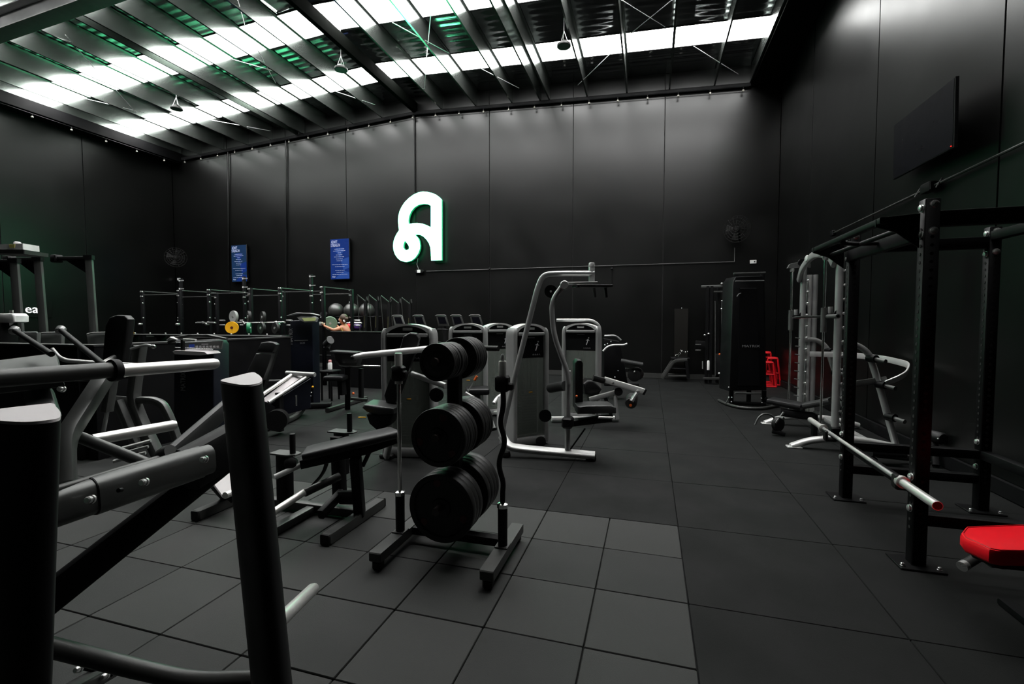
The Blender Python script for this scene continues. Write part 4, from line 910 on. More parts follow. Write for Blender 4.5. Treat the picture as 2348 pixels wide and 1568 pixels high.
rail(ups['a'], ups['d'], 2.15, .07, .09); rail(ups['b'], ups['c'], 2.15, .07, .09); rail(ups['c'], ups['d'], 2.2); rail(ups['a'], ups['d'], .3) ; rail(ups['b'], ups['c'], .46); rail(ups['b'], ups['c'], .26); rail(ups['c'], ups['d'], .46); rail(ups['a'], ups['b'], .46, .05, .05)
hm = MB()
for i in range(12): hm.lathe([(.001, 0), (.0105, 0), (.0105, .0015)], V(1.75+i*.07, 3.47-.0365, 2.15), V(0, -1, 0), 8)
hm.build('rail_holes', 'wall_gap', rk)['kind'] = 'stuff'
# pull-up bar carried on side brackets
for y in (3.47, 4.63):
    prt(rk, 'bracket_plate', 'powder_black', MB().prism([(0, 2.19), (-.16, 2.18), (-.23, 2.165), (-.23, 2.12), (-.12, 2.08), (0, 1.98)], V(1.572, y-.006, 0), V(1, 0, 0), V(0, 0, 1), V(0, 1, 0), .012, .001))
prt(rk, 'pull_up_bar', 'powder_black', MB().bar([V(1.37, 3.42, 2.15), V(1.37, 4.68, 2.15)], .05, .04, .008))
prt(rk, 'grip_bar', 'satin_black', MB().tube([V(1.37, 4.1, 2.12), V(1.46, 4.05, 2.10), V(1.60, 4.05, 2.10)], .016, 10)); prt(rk, 'grip_bar', 'satin_black', MB().tube([V(1.48, 3.47, 2.10), V(1.48, 4.63, 2.10)], .016, 10)); prt(rk, 'top_brace', 'powder_black', MB().bar([V(1.61, 3.47, 2.08), V(1.61, 4.63, 2.08)], .05, .09, .006))
for y in (3.40, 4.62):
    prt(rk, 'bar_hook', 'rubber', MB().box((1.525, y+.05, .495), (.09, .06, .03), .008).box((1.49, y+.05, .53), (.025, .06, .08), .006))
# barbell lying across the safeties
def barbell(a, b_, label, sleeve=.40, end='red_mark', m='chrome'):
    a, b_ = Vector(a), Vector(b_); ax = (b_-a).normalized(); L = (b_-a).length
    t = thing('barbell', label, 'barbell', (a+b_)/2)
    prt(t, 'shaft', m, MB().tube([a+ax*.1, b_-ax*.1], .0142, 14))
    for o_, s_ in ((a, 1), (b_, -1)):
        prt(t, 'sleeve', m, MB().tube([o_, o_+ax*s_*sleeve], .025, 18)); prt(t, 'collar', m, MB().lathe([(.014, -.02), (.038, -.02), (.038, .012), (.03, .02), (.014, .02)], o_+ax*s_*sleeve, ax, 18))
        prt(t, 'end_cap', end, MB().lathe([(.001, -.001), (.022, -.001), (.022, .003)], o_, ax, 14)); prt(t, 'knurling', 'zinc', MB().tube([o_+ax*s_*(sleeve+.02), o_+ax*s_*(sleeve+.42)], .0152, 14))
    return t
barbell(G(2150, 1160, .535), G(1858, 962, .535), 'chrome barbell lying low in the power rack with red end cap', m='brushed')
# red bench inside the rack
rb = thing('weight_bench', 'bright red padded bench in the power rack at the right edge', 'bench', V(2.1, 2.85, 0))
rpts = [G(2202, 1222, .47), G(2213, 1208, .47), G(2348, 1203, .47), G(2700, 1196, .47), G(2700, 1270, .47), G(2290, 1263, .47), G(2268, 1259, .47), G(2210, 1233, .47)]
rc = sum(rpts, V(0, 0, 0))/len(rpts)
mb = MB(); L = []
for z, k in ((.395, .93), (.40, .97), (.415, 1), (.455, 1), (.468, .985), (.47, .955)): L.append([V(rc.x+(p.x-rc.x)*k, rc.y+(p.y-rc.y)*k, z) for p in rpts])
prt(rb, 'pad', 'red_vinyl', mb.loops(L))
prt(rb, 'piping', 'red_paint', MB().sweep([V(rc.x+(p.x-rc.x)*.96, rc.y+(p.y-rc.y)*.96, .471) for p in rpts], circ(.003, 6), closed=True))
pq = G(2222, 1300, .28)
prt(rb, 'pad_board', 'powder_black', MB().box((rc.x, rc.y, .385), (.75, .2, .022), .005)) if False else prt(rb, 'pad_board', 'powder_black', MB().loops([[V(rc.x+(p.x-rc.x)*.86, rc.y+(p.y-rc.y)*.86, z) for p in rpts] for z in (.372, .395)]))
f0 = P(2207, 1298, 2.36); f1 = P(2258, 1268, 2.42)
prt(rb, 'roller_peg', 'graphite', MB().tube([f0, f1], .024, 14)); prt(rb, 'peg_end', 'zinc', MB().tube([f0+(f0-f1)*.03, f0+(f1-f0)*.12], .0255, 14))
for dx in (0.1, .75): prt(rb, 'leg', 'powder_black', MB().bar([V(1.75+dx, 2.86, .375), V(1.75+dx, 2.86, .02)], .05, .06, .008)); prt(rb, 'foot', 'powder_black', MB().box((1.75+dx, 2.86, .02), (.06, .5, .035), .008))
prt(rb, 'spine', 'powder_black', MB().bar([V(1.62, 2.84, .345), V(2.6, 2.88, .345)], .06, .05, .008))
# ---------------------------------------------------------------- smith machine
sm = thing('smith_machine', 'silver smith machine with studded columns standing beyond the power rack', 'smith machine', V(2.2, 7.1, 0))
XC, Y0, Y1 = 2.12, 6.35, 7.7
for y, t_ in ((Y0, 2.33), (Y1, 2.33)):
    prt(sm, 'column', 'silver', MB().sweep([V(XC, y, .12), V(XC, y, t_)], rrect(.075, .095, .035, 4), up=(0, 1, 0)))
    for i in range(12): prt(sm, 'stud', 'zinc', MB().lathe([(.014, 0), (.019, .014), (.014, .028), (.001, .032)], V(XC+.034, y-.026, .30+i*.165), V(1, -.7, 0), 12))
    prt(sm, 'guide_rod', 'chrome', MB().tube([V(1.97, y, .2), V(1.97, y, 2.3)], .014, 10)); prt(sm, 'rod_ferrule', 'silver', MB().lathe([(.026, -.05), (.03, -.04), (.03, .0)], V(1.97, y, 2.30), V(0, 0, 1), 14))
    prt(sm, 'rod_bracket', 'gunmetal', MB().prism([(1.90, 2.30), (1.93, 2.36), (2.05, 2.385), (2.2, 2.36), (2.2, 2.30)], V(0, y-.03, 0), V(1, 0, 0), V(0, 0, 1), V(0, 1, 0), .06, .004))
    prt(sm, 'pulley', 'plastic_black', MB().lathe([(.02, -.014), (.05, -.014), (.042, 0), (.05, .014), (.02, .014)], V(2.08, y-.045, 2.375), V(0, 1, 0), 18))
    prt(sm, 'bar_hook', 'powder_black', MB().prism([(1.96, 1.60), (2.06, 1.62), (2.16, 1.76), (2.18, 1.6), (2.1, 1.56)], V(0, y-.03, 0), V(1, 0, 0), V(0, 0, 1), V(0, 1, 0), .025, .003)); prt(sm, 'bearing', 'gunmetal', MB().lathe([(.02, -.16), (.032, -.16), (.032, .13), (.02, .13)], V(1.97, y, 1.56), V(0, 0, 1), 14))
    prt(sm, 'hook_roller', 'silver', MB().lathe([(.02, -.04), (.024, -.03), (.024, .04)], V(2.02, y-.05, 1.66), V(0, 0, 1), 12))
for dx in (.085, .16): prt(sm, 'rear_column', 'silver_light' if dx < .1 else 'silver', MB().tube([V(XC+dx, Y1+.03, .1), V(XC+dx, Y1+.03, 2.2)], .034, 14))
prt(sm, 'arch', 'silver', MB().sweep(fillet([V(XC-.06, Y1, 2.12), V(XC-.06, Y1-.12, 2.27), V(XC-.06, Y1-.5, 2.40), V(XC-.06, Y0+.5, 2.40), V(XC-.06, Y0+.12, 2.30), V(XC-.06, Y0, 2.2)], .35, 6), rrect(.05, .10, .02, 3)))
prt(sm, 'badge', 'silver_light', MB().lathe([(.001, .003), (.04, .003), (.045, 0)], V(XC-.09, Y1-.42, 2.39), V(-1, -.2, .2), 18))
prt(sm, 'smith_bar', 'chrome', MB().tube([V(2.0, Y0-.35, 1.585), V(2.0, Y1+.2, 1.585)], .016, 12)); prt(sm, 'bar_sleeve', 'gunmetal', MB().tube([V(2.0, Y0-.35, 1.585), V(2.0, Y0-.03, 1.585)], .025, 14))
for y in (Y0, Y1):
    y2 = y+.02
    lg = prt(sm, 'rear_leg', 'silver', MB().sweep(fillet([V(XC+.02, y, 1.26), V(XC+.18, y2, 1.27), V(XC+.32, y2, 1.17), V(XC+.42, y2, .85), V(XC+.62, y2, .1)], .2, 6), rrect(.06, .085, .028, 4), up=(0, 1, 0)))
    for (dx, z) in ((.34, 1.10), (.44, .80), (.54, .43)):
        prt(sm, 'storage_sleeve', 'powder_black', MB().lathe([(.03, -.05), (.045, -.05), (.045, .05), (.03, .05)], V(XC+dx, y2-.05, z), V(.5, -1, 0), 16)); prt(sm, 'storage_peg', 'gunmetal', MB().tube([V(XC+dx, y2-.05, z), V(XC+dx+.07, y2-.2, z-.02)], .024, 12))
    prt(sm, 'base_arch', 'silver_light', MB().sweep(fillet([V(1.66, y-.02, .01), V(1.84, y, .09), V(2.1, y, .14), V(2.4, y, .14), V(2.64, y, .10), V(2.86, y, .05)], .25, 5), rrect(.10, .07, .03, 3), sc=None)); prt(sm, 'foot_pad', 'silver_light', MB().box((1.69, y-.02, .008), (.16, .11, .015), .004))
    prt(sm, 'column_base', 'powder_black', MB().box((XC, y, .2), (.11, .13, .16), .015))
prt(sm, 'rear_hoop', 'silver_light', MB().sweep(fillet([V(2.2, 7.62, 1.06), V(2.7, 7.55, 1.06), V(2.9, 7.1, 1.05), V(2.91, 6.5, 1.02), V(2.76, 6.27, .92), V(2.58, 6.28, .82)], .3, 6), rrect(.016, .075, .004)))
prt(sm, 'lower_hoop', 'gunmetal', MB().bar([V(XC+.1, Y0, .78), V(2.62, Y0, .86)], .012, .07, .004)); prt(sm, 'cross_tube', 'silver', MB().bar([V(2.45, Y0, .12), V(2.45, Y1, .12)], .07, .07, .015))
rr_ = random.Random(5)
for i in range(8): prt(sm, 'pin', 'gunmetal', MB().tube([V(2.02, Y1-.05, .45+i*.12), V(2.08, Y1-.06, .44+i*.12)], .009, 6))
# plates on the floor beside it
# ---------------------------------------------------------------- bench in front of it
D = 6.2; q = G(1795, 996)
ib = thing('weight_bench', 'black adjustable bench with chrome lever in front of the smith machine', 'bench', V(q.x, q.y, 0))
prt(ib, 'seat', 'vinyl_black', MB().bar([P(1766, 918, D+.3), P(1842, 932, D)], .30, .075, .03)); prt(ib, 'back_pad', 'vinyl_grey', MB().bar([P(1845, 930, D), P(1905, 918, D-.2)], .28, .07, .03)); prt(ib, 'frame', 'satin_black', MB().bar([P(1790, 945, D+.1), P(1868, 955, D-.1)], .10, .10, .02))
prt(ib, 'frame_tip', 'zinc', MB().tube([P(1866, 945, D-.1), P(1879, 948, D-.12)], .026, 12)); prt(ib, 'wheel', 'rubber', MB().lathe([(.03, -.025), (.095, -.025), (.10, 0), (.095, .025), (.03, .025)], P(1784, 972, D), V(.8, -1, 0), 24)); prt(ib, 'wheel_hub', 'gunmetal', MB().lathe([(.001, -.03), (.02, -.03), (.02, .03)], P(1792, 958, D-.1), V(.8, -1, 0), 12))
prt(ib, 'lift_lever', 'gunmetal', MB().tube([P(1731, 974, D), P(1738, 958, D), P(1750, 948, D), P(1768, 950, D), P(1778, 962, D)], .012, 8, .1)); prt(ib, 'strut', 'gunmetal', MB().tube([P(1778, 970, D-.05), P(1797, 945, D-.05)], .014, 8)); prt(ib, 'leg', 'satin_black', MB().bar([P(1868, 950, D-.1), V(P(1868, 950, D-.1).x, P(1868, 950, D-.1).y, .02)], .06, .08, .01)); prt(ib, 'rear_foot', 'satin_black', MB().bar([P(1770, 985, D)+V(0, 0, -.02), G(1800, 1000)+V(0, 0, .03)], .06, .05, .01))
# ---------------------------------------------------------------- dark bench half hidden behind the power rack
D = 4.95; q = G(2120, 1065)
hb = thing('back_extension_bench', 'black padded bench with round roller half hidden behind the power rack', 'bench', V(q.x, q.y, 0))
prt(hb, 'roller', 'vinyl_black', MB().lathe([(.05, -.12), (.065, -.10), (.065, .10), (.05, .12)], P(2140, 1000, D), V(.3, -1, 0), 20)); prt(hb, 'roller_tip', 'zinc', MB().ball(P(2151, 1006, D-.13), .01, 6)); prt(hb, 'roller_post', 'powder_black', MB().bar([P(2142, 1005, D), G(2146, 1072)+V(0, 0, .02)], .06, .06, .01))
prt(hb, 'seat_pad', 'vinyl_black', MB().bar([P(1985, 1033, D), P(2062, 1037, D-.05)], .26, .06, .025)); prt(hb, 'pop_pin', 'gunmetal', MB().tube([P(2026, 1022, D-.05), P(2026, 1034, D-.05)], .012, 8)); prt(hb, 'frame', 'graphite', MB().bar([P(2010, 1042, D), P(2085, 1050, D), P(2145, 1068, D)], .06, .06, .012)); prt(hb, 'front_leg', 'powder_black', MB().bar([P(2000, 1040, D), G(1996, 1075)+V(0, 0, .02)], .05, .06, .01))
prt(hb, 'floor_rail', 'graphite', MB().bar([G(2160, 1060)+V(0, 0, .04), G(2335, 1128)+V(0, 0, .04)], .07, .06, .01)); prt(hb, 'side_brace', 'graphite', MB().bar([P(2150, 1045, D), G(2215, 1082)+V(0, 0, .05)], .05, .05, .01)); prt(hb, 'wheel', 'rubber', MB().lathe([(.03, -.02), (.07, -.02), (.075, 0), (.07, .02), (.03, .02)], P(2000, 1062, D), V(.8, -1, 0), 20))
# ---------------------------------------------------------------- big black cable column
D = 8.35; q = P(1712, 930, 8.4)
cc = thing('cable_column_machine', 'tall black cable column with a curved floor hoop right of the lane', 'cable machine', V(q.x, q.y, 0))
cl = [P(1681, 645, D), P(1688, 634, D), P(1748, 632, D), P(1754, 645, D), P(1758, 895, D), P(1672, 897, D)]
prt(cc, 'shroud', 'plastic_black', MB().slab(cl, .42, .03, 2)); prt(cc, 'inner_panel', 'plastic_black', MB().slab([P(1697, 660, D-.02), P(1735, 660, D-.02), P(1742, 885, D-.02), P(1693, 885, D-.02)], .03, .01))
prt(cc, 'top_rail', 'gunmetal', MB().bar([P(1683, 627, D-.05), P(1754, 625, D-.05)], .05, .03, .006)); prt(cc, 'pulley_bar', 'gunmetal', MB().tube([P(1686, 645, D-.1), P(1752, 644, D-.1)], .014, 8))
for x in (1688, 1748): prt(cc, 'head_post', 'powder_black', MB().bar([P(x, 650, D+.1), P(x, 626, D+.1)], .07, .07, .01))
dirx = (P(1740, 790, D)-P(1700, 790, D)).normalized(); text_mesh('MATRIX', 'maker_print', 'grey_print', P(1701, 796, D-.035), dirx, V(0, 0, 1), .085, cc, .001, (1.05, .7))
prt(cc, 'floor_hoop', 'graphite', MB().tube([G(1648, 921)+V(0, 0, .03), G(1668, 931)+V(0, 0, .03), G(1700, 939)+V(0, 0, .03), G(1745, 941)+V(0, 0, .03), G(1785, 933)+V(0, 0, .03)], .026, 10, .3)); prt(cc, 'ring_rail', 'gunmetal', MB().bar([P(1685, 901, D-.1), P(1745, 902, D-.1)], .04, .03, .008))
for x in (1677, 1717, 1752): prt(cc, 'leg', 'powder_black', MB().bar([P(x, 895, D+.15), V(P(x, 895, D+.15).x, P(x, 895, D+.15).y, .02)], .07, .07, .01))
prt(cc, 'hoop_strut', 'gunmetal', MB().tube([P(1673, 910, D), G(1663, 930)+V(0, 0, .03)], .012, 8)); prt(cc, 'cross_foot', 'powder_black', MB().bar([G(1680, 927)+V(0, 0, .03), G(1755, 930)+V(0, 0, .03)], .08, .05, .01)); prt(cc, 'side_foot', 'powder_black', MB().bar([P(1755, 912, D), G(1775, 932)+V(0, 0, .03)], .06, .06, .01))
for x, y in ((1671, 888), (1671, 911), (1678, 911), (1677, 921), (1746, 913), (1747, 923)): prt(cc, 'bolt', 'zinc', MB().ball(P(x, y, D-.02), .012, 6))
prt(cc, 'carriage', 'gunmetal', MB().tube([P(1690, 680, D-.06), P(1694, 674, D-.06), P(1699, 672, D-.06)], .01, 6))
# ---------------------------------------------------------------- cable rack against the back wall
cg = thing('cable_crossover', 'slim black cable rack with chrome fittings against the back wall', 'cable machine', V(1.65, 12.4, 0))
YR = 12.2
for px_ in (1619, 1628, 1644, 1664):
    p = AY(px_, 870, YR+(.15 if px_ in (1644,) else 0)); prt(cg, 'upright', 'powder_black', MB().box((p.x, p.y, 1.2), (.07, .09, 2.36), .008))
prt(cg, 'top_beam', 'gunmetal', MB().bar([AY(1608, 657, YR), AY(1680, 655, YR)], .08, .06, .008)); prt(cg, 'mid_beam', 'graphite', MB().bar([AY(1632, 669, YR), AY(1678, 668, YR)], .05, .04, .006)); prt(cg, 'base_beam', 'graphite', MB().bar([AY(1612, 872, YR-.05)+V(0, 0, .05), AY(1682, 873, YR-.05)+V(0, 0, .05)], .08, .06, .01))
for x, y in ((1655, 650), (1662, 648), (1668, 646), (1675, 646), (1656, 690), (1655, 708), (1616, 768), (1661, 700), (1625, 765)): prt(cg, 'fitting', 'zinc', MB().ball(AY(x, y, YR-.08), .028, 8, (1, 1, .8)))
for x in (1640, 1655, 1661): prt(cg, 'guide_rod', 'gunmetal', MB().tube([AY(x, 690, YR), AY(x, 862, YR)], .012, 8))
prt(cg, 'handle', 'chrome', MB().tube([AY(1656, 779, YR-.1), AY(1671, 779, YR-.1)], .018, 8)); prt(cg, 'handle_tip', 'zinc', MB().ball(AY(1656, 779, YR-.1), .03, 8)); prt(cg, 'bottle_roll', 'white_plastic', MB().lathe([(.03, 0), (.03, .2), (.02, .23)], AY(1624, 848, YR-.1), V(0, 0, 1), 12)); prt(cg, 'peg', 'zinc', MB().tube([AY(1611, 846, YR-.1), AY(1611, 828, YR-.1)], .012, 8)); prt(cg, 'selector_knob', 'orange', MB().ball(AY(1650, 812, YR-.08), .022, 8))
for y in (790, 803): prt(cg, 'foot_bar', 'graphite', MB().tube([AY(1594, y, YR), AY(1607, y, YR)], .02, 8)); 
prt(cg, 'side_plate', 'powder_black', MB().bar([AY(1594, 790, YR), AY(1620, 792, YR)], .03, .2, .006)); prt(cg, 'stack', 'satin_black', MB().box(AY(1650, 835, YR+.05), (.2, .12, .5), .01)); prt(cg, 'foot', 'zinc', MB().box(AY(1651, 856, YR-.1), (.09, .05, .04), .01))
# ---------------------------------------------------------------- red jump boxes nested in the corner
for i, (x0, y0, x1, y1, w_) in enumerate(((1757, 809, 1770, 880, .1), (1765, 822, 1786, 878, .12), (1757, 832, 1776, 876, .1))):
    pb_ = AY(x1+4, 876, 12.6-.33*i); pt0, pt1 = AY(x0-4, y0, 12.6-.33*i), AY(x1-3, y0, 12.6-.33*i)
    t = thing('jump_box', ('tallest', 'slanted middle', 'lowest')[i]+' red tube-frame jump box in the far right corner', 'jump box', V(pt1.x, pt1.y, 0), 0, 'red jump boxes')
    prt(t, 'top_rail', 'red_paint', MB().tube([pt0, pt1], .022, 8))
    for dy in (0, .27):
        prt(t, 'leg', 'red_paint', MB().tube([pt1+V(0, dy, 0), V(pb_.x, pb_.y+dy, .02)], .022, 8)); prt(t, 'leg', 'red_paint', MB().tube([pt0+V(0, dy, 0), V(pt0.x-.08, pb_.y+dy, .02)], .022, 8)); prt(t, 'floor_rail', 'red_paint', MB().tube([V(pt0.x-.08, pb_.y+dy, .02), V(pb_.x, pb_.y+dy, .02)], .022, 8)); prt(t, 'mid_rail', 'red_paint', MB().tube([V(pt0.x-.05, pb_.y+dy, .3), V(pt1.x+.03, pb_.y+dy, .3)], .018, 8))
    prt(t, 'deck', 'red_paint', MB().box(((pt0.x+pt1.x)/2, pt0.y+.135, pt0.z+.02), (pt1.x-pt0.x+.02, .27, .02), .004))
# ---------------------------------------------------------------- attachment rack under the wall
ar = thing('attachment_rack', 'low black sloping rack holding chrome cable handles by the back wall', 'rack', V(.65, 12.45, 0))
YR = 12.4
for dy in (0, .4):
    o_ = V(0, dy, 0)
    prt(ar, 'side_frame', 'graphite', MB().bar([AY(1519, 868, YR)+o_, AY(1545, 827, YR)+o_, AY(1576, 825, YR)+o_], .06, .08, .012, fl=.1)); prt(ar, 'rear_leg', 'powder_black', MB().bar([AY(1574, 826, YR)+o_, AY(1578, 868, YR)+o_], .06, .08, .012)); prt(ar, 'floor_bar', 'graphite', MB().bar([AY(1532, 862, YR)+o_, AY(1576, 862, YR)+o_], .05, .05, .01))
prt(ar, 'shelf', 'powder_black', MB().box(AY(1558, 846, YR)+V(0, .2, 0), (.45, .4, .03), .005)); prt(ar, 'shelf', 'powder_black', MB().box(AY(1560, 822, YR)+V(0, .2, 0), (.45, .42, .03), .005))
for i, (x, y) in enumerate(((1552, 816), (1558, 811), (1562, 804), (1566, 806), (1571, 808), (1577, 807))):
    c_ = AY(x, y, YR+.1)
    hd = thing('cable_attachment', ('leftmost', 'second', 'third', 'fourth', 'fifth', 'rightmost')[i]+' chrome stirrup attachment on the low rack by the back wall', 'gym attachment', c_, 0, 'chrome attachments on the low rack')
    a0 = random.uniform(0, 3); prt(hd, 'stirrup', 'chrome', MB().sweep([c_+V(.05*math.cos(t_)*math.cos(a0), .05*math.cos(t_)*math.sin(a0), .035*math.sin(t_)) for t_ in [2*math.pi*k/12 for k in range(12)]], circ(.009, 6), closed=True, up=(0, 0, 1))); prt(hd, 'grip', 'rubber', MB().tube([c_+V(-.05*math.cos(a0), -.05*math.sin(a0), -.02), c_+V(.05*math.cos(a0), .05*math.sin(a0), -.02)], .014, 8))
mt = thing('exercise_mat', 'dark brown exercise mat hanging flat on the back wall by the low rack', 'mat', AY(1560, 860, 12.9))
a, b = AY(1547, 708, 12.93), AY(1576, 862, 12.93)
prt(mt, 'mat', mat('mat_brown', (.0045, .004, .003), .6, spec=.2), MB().box(((a.x+b.x)/2, 12.93, (a.z+b.z)/2), (b.x-a.x, .03, a.z-b.z), .006)); prt(mt, 'hanging_hook', 'zinc', MB().tube([V((a.x+b.x)/2, 12.96, a.z), V((a.x+b.x)/2, 12.9, a.z+.02)], .008, 6))
# ================================================================== BACKGROUND TRAINING AREA
# ---------------------------------------------------------------- slanted posts at the left
for i, (xt, xb, arm, lab) in enumerate(((33, 45, -40, 'slanted grey steel post with overhead arm at the left edge'), (87, 101, 22, 'slanted grey post with overhead arm just right of the white wall letters'), (204, 216, 130, 'slanted grey post with overhead arm standing alone by the tall back pad'))):
    D = 6.6+.35*i; yt = (600, 595, 592)[i]
    b_ = P(xb+14, 762, D); base = V(b_.x+.1, b_.y, 0)
    t = thing('climber_tower', lab, 'exercise machine', base, 0, 'slanted posts at the left')
    top = P(xt, yt, D); low = P(xb, 762, D); dn = (low-top); ft = top+dn*(top.z/(top.z-low.z))
    prt(t, 'post', 'gunmetal', MB().bar([ft, top], .095, .05, .008, up=(.5, -1, 0))); prt(t, 'top_cap', 'powder_black', MB().bar([top+V(0, 0, -.02), top+V(0, 0, .045)], .12, .08, .01, up=(.5, -1, 0)))
    e = P(arm, yt+1, D+.25); prt(t, 'arm', 'powder_black', MB().bar([top+V(0, 0, .0), e], .06, .06, .008)); prt(t, 'gusset', 'powder_black', MB().slab([top+V(-.03, 0, .0), top.lerp(e, .8), top+V(-.03, 0, -.25)], .012)); prt(t, 'arm_block', 'powder_black', MB().box(e, (.12, .12, .12), .012))
    c_ = P(xb+24, 790, D-.2); prt(t, 'console', 'panel_grey', MB().slab([P(xb-18, 768, D-.2), P(xb-10, 764, D-.2), P(xb+40, 762, D-.2), P(xb+38, 812, D-.2), P(xb-12, 812, D-.2)], .06, .012, 2)); prt(t, 'console_edge', 'silver', MB().tube([P(xb-16, 766, D-.22), P(xb-4, 763, D-.22), P(xb+40, 762, D-.22)], .012, 8))
    prt(t, 'frame_leg', 'powder_black', MB().bar([P(xb+14, 805, D-.18), V(c_.x, c_.y, .03)], .08, .08, .01)); prt(t, 'base', 'powder_black', MB().box((base.x-.1, base.y, .05), (.26, .5, .1), .02))
D = 5.98
q = P(10, 740, D); pd = thing('paper_dispenser', 'white rounded paper dispenser at the left edge near the white letters', 'dispenser', V(q.x, q.y, 0))
prt(pd, 'housing', 'white_plastic', MB().slab([P(-20, 719, D), P(26, 718, D), P(32, 724, D), P(32, 738, D), P(26, 740, D), P(-20, 740, D)], .2, .03, 3)); prt(pd, 'label', 'white_plastic', MB().slab([P(21, 711, D), P(29, 711, D), P(29, 717, D), P(21, 717, D)], .01)); prt(pd, 'paper_sheet', 'white_plastic', MB().slab([P(21, 740, D), P(31, 741, D), P(22, 747, D)], .004)); prt(pd, 'stand', 'powder_black', MB().bar([P(8, 740, D+.1), V(P(8, 740, D+.1).x, P(8, 740, D+.1).y, .02)], .2, .2, .02)); prt(pd, 'stand_foot', 'powder_black', MB().box(V(P(8, 740, D+.1).x, P(8, 740, D+.1).y, .02), (.4, .4, .035), .01))
D = 5.6; q = P(20, 580, D); sh = thing('high_shelf', 'dark high shelf unit rising at the left edge', 'shelf', V(q.x, q.y, 0))
prt(sh, 'shelf_board', 'graphite', MB().slab([P(-30, 573, D), P(55, 573, D), P(55, 582, D), P(-30, 580, D)], .3, .006)); prt(sh, 'shelf_post', 'powder_black', MB().bar([P(-25, 582, D+.15), V(P(-25, 582, D+.15).x, P(-25, 582, D+.15).y, .0)], .08, .08, .01))
bx_ = thing('parcel', 'white carton with a yellow label and a round lid on the high shelf', 'box', P(20, 572, D+.15))
prt(bx_, 'carton', 'white_plastic', MB().slab([P(-30, 561, D+.05), P(52, 558, D+.05), P(53, 572, D+.05), P(-30, 572, D+.05)], .2, .004)); prt(bx_, 'yellow_label', mat('pale_yellow', (.7, .65, .2), .5), MB().slab([P(20, 561, D+.045), P(34, 560, D+.045), P(33, 568, D+.045), P(22, 568, D+.045)], .006)); prt(bx_, 'lid', 'cap_grey', MB().lathe([(.035, 0), (.035, .015), (.022, .026)], P(40, 559, D+.15), V(0, 0, 1), 14))
# ---------------------------------------------------------------- three lifting cages
def cage(x0, x1, y0, y1, label, tall):
    t = thing('lifting_cage', label, 'power rack', V((x0+x1)/2, (y0+y1)/2, 0)); hz = 2.36
    for x in (x0, x1):
        for y in (y0, y1):
            h_ = hz if not (x == x0 and y == y1) else hz+.42
            prt(t, 'upright', 'cage_black', MB().box((x, y, h_/2), (.075, .075, h_), .006))
            for z in (hz-.03, hz-.16, 1.62, 2.02): prt(t, 'bolt', 'zinc', MB().lathe([(.02, 0), (.02, .015), (.012, .02)], V(x-.0375 if x == x1 else x+.0375, y-.03, z), V(1 if x == x0 else -1, 0, 0), 8))
            for z in (hz-.03, hz-.16): prt(t, 'bolt', 'zinc', MB().lathe([(.022, 0), (.022, .015), (.012, .02)], V(x, y-.038, z), V(0, -1, 0), 8))
        prt(t, 'side_rail', 'gunmetal', MB().bar([V(x, y0, hz-.02), V(x, y1, hz-.02)], .035, .022, .005))
        prt(t, 'safety_arm', 'graphite', MB().bar([V(x, y0, 1.12), V(x, y1, 1.12)], .05, .05, .006))
        prt(t, 'bar_cup', 'zinc', MB().box((x, y0-.08, 1.45), (.06, .1, .05), .01))
    for y in (y0, y1): prt(t, 'cross_rail', 'gunmetal', MB().bar([V(x0, y, hz-.12), V(x1, y, hz-.12)], .03, .022, .004))
    for z in (hz+.36, hz+.12):
        prt(t, 'name_plate', 'grey_print', MB().box((x0+.09, y1-.045, z), (.16, .008, .028), .002)); prt(t, 'name_plate_logo', 'white_print', MB().box((x0+.0, y1-.045, z), (.045, .008, .045), .002))
    for x in (x0, x1):
        for z in (1.55, 1.42): prt(t, 'storage_peg', 'zinc', MB().tube([V(x, y1+.04, z), V(x+(.22 if x == x1 else -.22), y1+.04, z)], .02, 8))
    prt(t, 'shelf', 'powder_black', MB().box(((x0+x1)/2, y1+.1, .6), (x1-x0, .3, .04), .005))
    return t
cage(-13.3, -11.95, 9.35, 10.45, 'black lifting cage farthest left along the back of the hall', 0)
cage(-10.95, -9.6, 9.35, 10.45, 'black lifting cage in the middle below the two screens', 0)
cage(-8.7, -7.45, 9.35, 10.45, 'black lifting cage nearest the woman holding a plate', 0)
# long low storage rail carrying plates
sr = thing('storage_rail', 'long black plate storage bench with pale edge behind the side partition', 'rack', V(-10.6, 9.0, 0))
a, b = AY(284, 772.5, 8.6), AY(645, 761, 8.6)
zt = (a.z+b.z)/2
prt(sr, 'top', 'powder_black', MB().box(((a.x+b.x)/2, 8.75, zt-.02), (b.x-a.x, .3, .04), .006)); prt(sr, 'front_edge', 'silver', MB().box(((a.x+b.x)/2, 8.595, zt-.008), (b.x-a.x, .015, .018), .003))
for k in range(6): x = a.x+.1+(b.x-a.x-.2)*k/5; prt(sr, 'leg', 'powder_black', MB().box((x, 8.75, zt/2-.02), (.07, .25, zt-.04), .006))
for k in range(9): x = a.x+.4+(b.x-a.x-.8)*k/8; prt(sr, 'hardware', 'zinc', MB().box((x, 8.6, zt+.02), (.03, .03, .035), .005))
